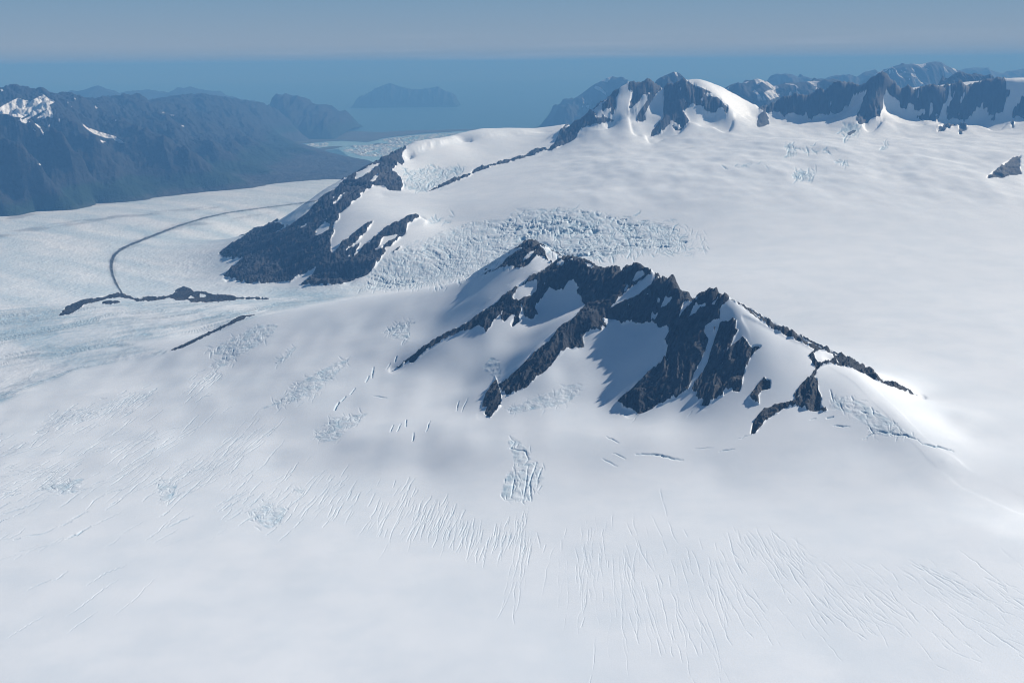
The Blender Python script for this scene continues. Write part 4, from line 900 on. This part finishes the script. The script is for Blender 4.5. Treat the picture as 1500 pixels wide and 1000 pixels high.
# ---- far ridges, each from its skyline
def far_mountain(name, label, cat, crest, Y, depth, foot_z, nu=150, nv=60, amp=.10, snow_polys=(), group=None, snowy=0):
    c = np.array(crest, float); pts = np.array([unproj(a, b, Y) for a, b in crest])
    uc = pts[:, 0] / Y
    u0, u1 = uc.min(), uc.max(); w_ = (u1 - u0)
    uu = np.linspace(u0, u1, nu); t = np.linspace(-1, 1, nv)
    ct = np.interp(uu, uc, pts[:, 2])
    Uf, Tf = np.meshgrid(uu, t); Yf = Y + Tf * depth; Xf = Uf * Y + 0 * Tf
    prof = np.maximum(0, 1 - np.abs(Tf)) ** .85
    sp = ridged(Xf / (depth * .42) + 3.1, Yf / (depth * 1.3), 4) - .5
    Hh = foot_z + (ct[None] - foot_z) * prof
    rel = (ct.max() - foot_z)
    env = np.clip(np.abs(Tf) * 4, .06, 1) * np.clip((1 - np.abs(Tf)) * 4, 0, 1) * np.clip((ct[None] - foot_z) / rel * 2.5, 0, 1)
    Hh = Hh + sp * rel * amp * 2 * env + fbm(Xf / (depth * .15), Yf / (depth * .15), 3) * rel * .035 * np.clip(env, .2, 1)
    vx, vy = proj(Xf, Yf, Hh)
    s_ = sample(raster([(fr, p) for fr, p in snow_polys], bl=1), vx, vy) if snow_polys else np.zeros_like(Hh)
    if snowy: s_ = np.maximum(s_, snowy * sstep(.1, .5, fbm(Xf / (depth * .09), Yf / (depth * .35), 4)) * sstep(.35, .7, (Hh - foot_z) / rel))
    s_ = np.where(Tf < .12, s_, 0)
    vv = np.stack([Xf, Yf, Hh], -1).reshape(-1, 3); o0 = np.array([(Xf.min() + Xf.max()) / 2, Y, foot_z])
    gr = sstep(700, 250, Hh) * .8
    ob = mesh_from(name, vv - o0, grid_faces(nv, nu), HILL, dict(snow=s_.ravel(), green=gr.ravel())); ob.location = o0
    tag(ob, label, cat, group); return ob
far_mountain('headland', 'blue grey headland with one pointed summit at the mouth of the bay', 'headland',
    [(330,190),(352,176),(372,163),(395,158),(405,152),(412,140),(418,136),(424,139),(432,140),(446,143),(452,148),(458,151),(470,153),(480,158),(488,166),(500,170),(508,176),(513,184),(514,189)], 43500, 4200, -20, 220, 80, .12)
far_mountain('island', 'faint double humped island far out in the bay', 'island',
    [(519,152),(526,144),(540,136),(550,129),(562,124),(571,121),(580,124),(590,127),(604,130),(618,130),(630,128),(641,126),(650,132),(658,136),(666,141),(673,151)], 69000, 1700, -20, 200, 70, .08)
far_mountain('mountain', 'faint blue twin summit far behind the snowy brown mountain', 'mountain',
    [(60,165),(85,146),(96,136),(104,131),(112,133),(124,131),(134,127),(143,124),(150,127),(160,134),(172,138),(184,146),(200,160)], 50000, 5000, 200, 160, 60, .1)
far_mountain('mountain', 'faint blue rounded ridge between the twin summit and the dome', 'mountain',
    [(168,155),(180,140),(190,133),(205,132),(220,132),(232,136),(246,136),(258,141),(272,156)], 56000, 5000, 200, 120, 50, .1)
far_mountain('mountain', 'faint blue dome shaped peak over the low brown ridge', 'mountain',
    [(240,160),(252,140),(262,133),(270,128),(278,126),(286,129),(296,131),(308,133),(318,141),(330,146),(338,140),(345,142),(356,158)], 56500, 5000, 200, 140, 50, .1)
far_mountain('mountain', 'blue pyramid mountain with snow specks behind the left of the dark peak', 'mountain',
    [(740,226),(770,203),(790,186),(812,168),(833,151),(850,138),(864,127),(873,121),(884,116),(890,113),(897,111),(905,114),(914,120),(925,130),(950,148),(990,175)], 40000, 5200, 0, 240, 90, .12, snowy=.55, snow_polys=
    [('P', p) for p in ([(240,160),(255,145),(290,160),(335,205),(320,208),(290,185),(250,170)], [(290,115),(320,100),(345,105),(340,125),(310,115)], [(180,290),(210,280),(205,305)], [(150,290),(170,290),(160,305)], [(165,262),(185,268),(170,275)], [(395,110),(410,115),(400,125)])])
far_mountain('mountain', 'small blue pointed peak just showing above the saddle of the dark peak', 'mountain',
    [(935,150),(950,135),(962,118),(972,111),(981,106),(987,103),(993,105),(1000,111),(1010,122),(1030,145)], 26000, 2000, 900, 120, 50, .1, [('P', [(808,42),(825,45),(840,78),(828,80)])])
far_mountain('mountain', 'blue ridge with two small snowfields behind the white snow shoulder', 'mountain',
    [(1050,140),(1064,127),(1078,121),(1090,120),(1100,117),(1109,114),(1116,116),(1124,119),(1133,125),(1145,122),(1155,123),(1175,119),(1200,118),(1222,114),(1250,125),(1275,140)], 29000, 3000, 900, 200, 60, .1, snowy=.6, snow_polys=
    [('Q', p) for p in ([(430,345),(470,320),(520,325),(550,355),(610,370),(490,410)], [(640,345),(690,350),(770,355),(720,375),(670,370)], [(330,320),(380,325),(350,342)], [(405,228),(430,235),(418,245)])])
far_mountain('mountain', 'pale blue ridge rising between the snowy ridge and the pointed tower', 'mountain',
    [(1090,135),(1125,118),(1140,110),(1150,107),(1160,108),(1172,113),(1182,112),(1192,117),(1205,117),(1214,112),(1226,109),(1242,111),(1255,112),(1268,104),(1282,100),(1300,120)], 42000, 3500, 500, 200, 50, .1)
far_mountain('mountain', 'broad blue mountain with snow specks behind the pointed tower', 'mountain',
    [(1270,125),(1284,108),(1296,100),(1310,97),(1325,95),(1340,94),(1352,93),(1360,90),(1370,88.5),(1378,90),(1388,96),(1400,100),(1412,107),(1425,120)], 36000, 3500, 500, 200, 60, .1, snowy=.6, snow_polys=
    [('R', p) for p in ([(205,165),(250,140),(255,165),(220,190)], [(320,145),(345,150),(330,160)], [(355,130),(380,125),(375,140)], [(415,175),(435,165),(455,200),(435,210)], [(385,225),(420,220),(400,238)])])
far_mountain('mountain', 'pale low ridge fading into haze at the far right', 'mountain',
    [(1385,120),(1400,104),(1415,99),(1430,98),(1445,99),(1458,104),(1470,107),(1485,103),(1500,100),(1530,98),(1570,110)], 52000, 4000, 400, 160, 50, .1)
far_mountain('mountain', 'small dark peak standing behind the snow plateau above the cliff wall', 'mountain',
    [(1380,122),(1392,112),(1400,106),(1406,103.5),(1413,106),(1424,110),(1436,108),(1440,110),(1450,116),(1462,122)], 23500, 1100, 1500, 120, 40, .1)

# ------------------------------------------------------------------ sea, lagoon, shore
def water_material(name, col, rough, bump, scale):
    m, n, l, b = nt(name)
    geo = n.new('ShaderNodeNewGeometry'); t = noise_node(n, l, geo.outputs['Position'], scale, 6, .6)
    big = noise_node(n, l, geo.outputs['Position'], scale * .06, 4)
    l.new(mixc(n, l, ramp(n, l, big.outputs['Fac'], .3, .7), col, tuple(c * 1.25 for c in col)), b.inputs['Base Color'])
    b.inputs['Roughness'].default_value = rough; b.inputs['Specular IOR Level'].default_value = .3
    bp = n.new('ShaderNodeBump'); bp.inputs['Distance'].default_value = bump; l.new(t.outputs['Fac'], bp.inputs['Height']); l.new(bp.outputs['Normal'], b.inputs['Normal'])
    return m
SEA = water_material('sea_water', (.06, .16, .22), .35, 1.0, .02)
LAG = water_material('lagoon_water', (.30, .50, .57), .4, .3, .02)
def disc(name, pts, z, mat, thick=0):
    vv = np.array([(p[0], p[1], z) for p in pts]); f = np.arange(len(pts), dtype=np.int32)[None]
    return mesh_from(name, vv, f, mat, smooth=False)
R_ = 160000
sea = disc('sea', [(-R_, 2000), (R_, 2000), (R_, R_), (-R_, R_)], 0.0, SEA); tag(sea, 'calm blue bay and open sea fading into haze', kind='structure')
def pix_poly(fr, pts, z):
    x0, y0, s = FR[fr]; return [on_z(x0 + a * s, y0 + b * s, z)[:2] for a, b in pts]
lag = disc('lagoon', pix_poly('S2', [(700,516),(800,505),(900,495),(1000,485),(1100,480),(1200,486),(1290,490),(1370,475),(1400,462),(1500,450),(1700,430),(1900,415),(2100,400),(2300,420),(2200,650),(1700,760),(1450,700),(1300,660),(1150,590),(1080,540),(900,560),(760,535)], 3.0), 3.0, LAG)
tag(lag, 'pale turquoise lagoon crowded with drifting ice', kind='structure')
m, n, l, b = nt('outwash'); geo = n.new('ShaderNodeNewGeometry'); t = noise_node(n, l, geo.outputs['Position'], .002, 6)
l.new(mixc(n, l, ramp(n, l, t.outputs['Fac'], .4, .65), (.04, .055, .035), (.085, .085, .075)), b.inputs['Base Color']); b.inputs['Roughness'].default_value = .95
OUT = m
def slab(name, poly, z0, z1, mat, label):
    import bmesh
    bm = bmesh.new(); vs = [bm.verts.new((p[0], p[1], z0)) for p in poly]; f = bm.faces.new(vs)
    r = bmesh.ops.inset_region(bm, faces=[f], thickness=90, depth=0)
    for v in f.verts: v.co.z = z1
    bmesh.ops.recalc_face_normals(bm, faces=bm.faces)
    me = bpy.data.meshes.new(name); bm.to_mesh(me); bm.free(); me.materials.append(mat); o = bpy.data.objects.new(name, me); COL.objects.link(o); tag(o, label, kind='structure'); return o
slab('shore', pix_poly('S2', [(560,500),(720,470),(900,452),(980,420),(1080,412),(1250,412),(1400,420),(1480,412),(1600,406),(1800,402),(2150,392),(2150,400),(1900,413),(1700,424),(1500,448),(1400,460),(1370,472),(1290,488),(1200,484),(1100,478),(1000,483),(900,493),(800,503),(700,514),(600,510)], 0), -2, 9, OUT, 'low dark spit between the lagoon and the bay')
slab('shore', pix_poly('S2', [(880,548),(960,530),(1040,520),(1120,520),(1090,530),(1050,540),(960,552)], 0), -2, 9, OUT, 'dark flat point of land in the lagoon')
slab('shore', pix_poly('S2', [(1310,510),(1360,500),(1440,502),(1430,512),(1340,516)], 0), -2, 9, OUT, 'small dark flat islet among the drifting ice')

# icebergs
m, n, l, b = nt('berg_ice'); geo = n.new('ShaderNodeNewGeometry'); t = noise_node(n, l, geo.outputs['Position'], .03, 4)
l.new(mixc(n, l, ramp(n, l, t.outputs['Fac'], .35, .65), (.75, .83, .87), (.93, .94, .95)), b.inputs['Base Color']); b.inputs['Roughness'].default_value = .5
BERG = m
def berg_geo(seed):
    r = np.random.default_rng(seed); k = 9
    an = np.sort(r.uniform(0, 2 * np.pi, k)); ra = r.uniform(.6, 1.1, k)
    ring0 = np.stack([np.cos(an) * ra, np.sin(an) * ra, np.full(k, -.05)], 1)
    ring1 = np.stack([np.cos(an) * ra * .85, np.sin(an) * ra * .85, r.uniform(.15, .4, k)], 1)
    ring2 = np.stack([np.cos(an) * ra * .4 + .15, np.sin(an) * ra * .4, r.uniform(.3, .75, k)], 1)
    v = np.concatenate([ring0, ring1, ring2, [[.1, 0, r.uniform(.45, .9)]]]); f = []
    for s in (0, k):
        for i in range(k):
            j = (i + 1) % k; f += [(s + i, s + j, s + k + j), (s + i, s + k + j, s + k + i)]
    f += [(2 * k + i, 2 * k + (i + 1) % k, 3 * k) for i in range(k)]
    return v, np.array(f, np.int32)
protos = []
for s in range(5):
    v, f = berg_geo(s); ob = mesh_from('iceberg', v, f, BERG, smooth=False); protos.append(ob)
BP = [[(730,516),(860,505),(1000,490),(990,520),(900,530),(760,520)], [(1090,540),(1200,515),(1300,512),(1420,500),(1500,490),(1640,480),(1640,560),(1480,600),(1400,600),(1250,590),(1160,575)], [(1390,470),(1500,455),(1700,435),(1900,425),(2050,415),(2050,440),(1800,500),(1600,500),(1440,495)], [(1380,600),(1640,540),(1640,620),(1400,640)]]
polys = [[(280 + a * .2, 110 + b * .2) for a, b in p] for p in BP]
spots = []
while len(spots) < 2600:
    x = rng.uniform(425, 690); y = rng.uniform(191, 240)
    k = [i for i, p in enumerate(polys) if in_poly(p, np.array([x]), np.array([y]))[0]]
    if not k: continue
    if k[0] == 3 and rng.random() < .75: continue
    if gnoise(np.array([x / 14.]), np.array([y / 5.]))[0] + rng.uniform(-.6, .6) < -.05: continue
    q = on_z(x, y, 3.0); spots.append((q[0], q[1], min(95, 18 + rng.exponential(22))))
spots.sort(key=lambda s: -s[2] / s[1])
for i, (x, y, s) in enumerate(spots[:300]):
    o = protos[i] if i < 5 else protos[i % 5].copy()
    if i >= 5: COL.objects.link(o)
    o.location = (x, y, 3.0); o.scale = (s, s * rng.uniform(.6, 1), s * rng.uniform(.35, .6)); o.rotation_euler = (0, 0, rng.uniform(0, 6.28))
    tag(o, 'small white iceberg drifting among many in the pale turquoise lagoon', 'iceberg', 'icebergs in the lagoon')
vs, fs_ = [], []; off = 0
for i, (x, y, s) in enumerate(spots[300:]):
    v, f = berg_geo(i % 5); a = rng.uniform(0, 6.28)
    v = np.stack([(v[:, 0] * math.cos(a) - v[:, 1] * math.sin(a)) * s + x, (v[:, 0] * math.sin(a) + v[:, 1] * math.cos(a)) * s + y, v[:, 2] * s * .4 + 3.0], 1)
    vs.append(v); fs_.append(f + off); off += len(v)
tag(mesh_from('brash_ice', np.concatenate(vs), np.concatenate(fs_), BERG, smooth=False), 'loose bits of white brash ice between the bergs', kind='stuff')

# ------------------------------------------------------------------ air, sky, sun
SUN_AZ = math.radians(50); SUN_EL = math.radians(29)
sd = np.array([math.sin(SUN_AZ) * math.cos(SUN_EL), math.cos(SUN_AZ) * math.cos(SUN_EL), math.sin(SUN_EL)])
HAZE_DENSITY = 4.2e-5
import bmesh
bm = bmesh.new(); bmesh.ops.create_cube(bm, size=1)
hz0 = np.array([-R_ - 500, -3000, -120.]); hz1 = np.array([R_ + 500, R_ + 500, ZC + 180])
for v in bm.verts: v.co = [hz0[i] + (v.co[i] + .5) * (hz1[i] - hz0[i]) for i in range(3)]
me = bpy.data.meshes.new('haze'); bm.to_mesh(me); bm.free()
hz = bpy.data.objects.new('haze', me); COL.objects.link(hz); tag(hz, 'thin blue summer haze over the bay', kind='stuff')
m = bpy.data.materials.new('haze_air'); m.use_nodes = True; n = m.node_tree.nodes; l = m.node_tree.links
n.remove(n['Principled BSDF'])
pv = n.new('ShaderNodeVolumePrincipled'); pv.inputs['Density'].default_value = HAZE_DENSITY
pv.inputs['Color'].default_value = (.14, .37, .755, 1); pv.inputs['Absorption Color'].default_value = (.4, .4, .4, 1); pv.inputs['Anisotropy'].default_value = 0.0
l.new(pv.outputs[0], n['Material Output'].inputs['Volume'])
me.materials.append(m)

wd = bpy.data.worlds.new('World'); sc.world = wd; wd.use_nodes = True
n = wd.node_tree.nodes; l = wd.node_tree.links
sky = n.new('ShaderNodeTexSky'); sky.sky_type = 'NISHITA'; sky.sun_disc = False
sky.sun_elevation = SUN_EL; sky.sun_rotation = SUN_AZ; sky.altitude = 2600; sky.air_density = 1.0; sky.dust_density = .3; sky.ozone_density = 2.0
tint = n.new('ShaderNodeMix'); tint.data_type = 'RGBA'; tint.blend_type = 'MULTIPLY'; tint.inputs[0].default_value = 1
l.new(sky.outputs[0], tint.inputs[6]); tint.inputs[7].default_value = (.70, .90, 1.0, 1)
STR = .055
tc = n.new('ShaderNodeTexCoord'); sep = n.new('ShaderNodeSeparateXYZ'); l.new(tc.outputs['Generated'], sep.inputs[0])
cr = n.new('ShaderNodeValToRGB'); l.new(sep.outputs['Z'], cr.inputs[0])
cr.color_ramp.elements[0].position = 0; cr.color_ramp.elements[0].color = (.19, .29, .395, 1)
cr.color_ramp.elements[1].position = .055; cr.color_ramp.elements[1].color = (.18, .30, .43, 1)
e_ = cr.color_ramp.elements.new(.014); e_.color = (.255, .33, .42, 1)
# faint streaks of high cloud low over the horizon
mp = n.new('ShaderNodeMapping'); mp.inputs['Scale'].default_value = (3, 3, 90); l.new(tc.outputs['Generated'], mp.inputs[0])
ns = n.new('ShaderNodeTexNoise'); ns.inputs['Scale'].default_value = 1.6; ns.inputs['Detail'].default_value = 6; l.new(mp.outputs[0], ns.inputs['Vector'])
st = ramp(n, l, ns.outputs['Fac'], .5, .75, 0, .5)
low_ = ramp(n, l, sep.outputs['Z'], .03, .004)
cl = mixc(n, l, mathn(n, l, 'MULTIPLY', st, low_), cr.outputs[0], (.34, .41, .51))
sc2 = n.new('ShaderNodeVectorMath'); sc2.operation = 'SCALE'; l.new(cl, sc2.inputs[0]); sc2.inputs[3].default_value = 1 / STR
l.new(mixc(n, l, ramp(n, l, sep.outputs['Z'], .09, .35), sc2.outputs[0], tint.outputs[2]), n['Background'].inputs['Color']); n['Background'].inputs['Strength'].default_value = .055

sl = bpy.data.lights.new('sun', 'SUN'); sl.energy = 5.0; sl.angle = math.radians(.5); sl.color = (1, .985, .965)
so = bpy.data.objects.new('sun', sl); COL.objects.link(so)
from mathutils import Vector
so.rotation_euler = Vector((-sd[0], -sd[1], -sd[2])).to_track_quat('-Z', 'Y').to_euler()
so.location = (0, 0, 4000)

sc.view_settings.view_transform = 'Standard'; sc.view_settings.look = 'None'; sc.view_settings.gamma = 1; sc.view_settings.exposure = .13
sc.view_settings.use_curve_mapping = False
sc.cycles.max_bounces = 6; sc.cycles.diffuse_bounces = 3; sc.cycles.volume_bounces = 0; sc.cycles.transparent_max_bounces = 8
sc.cycles.use_denoising = True; sc.cycles.denoiser = 'OPENIMAGEDENOISE'; sc.cycles.denoising_input_passes = 'RGB_ALBEDO_NORMAL'; sc.cycles.denoising_prefilter = 'ACCURATE'
sc.cycles.filter_width = 1.0
sc.cycles.use_adaptive_sampling = False
LOG('done', round(time.time() - T0, 1))
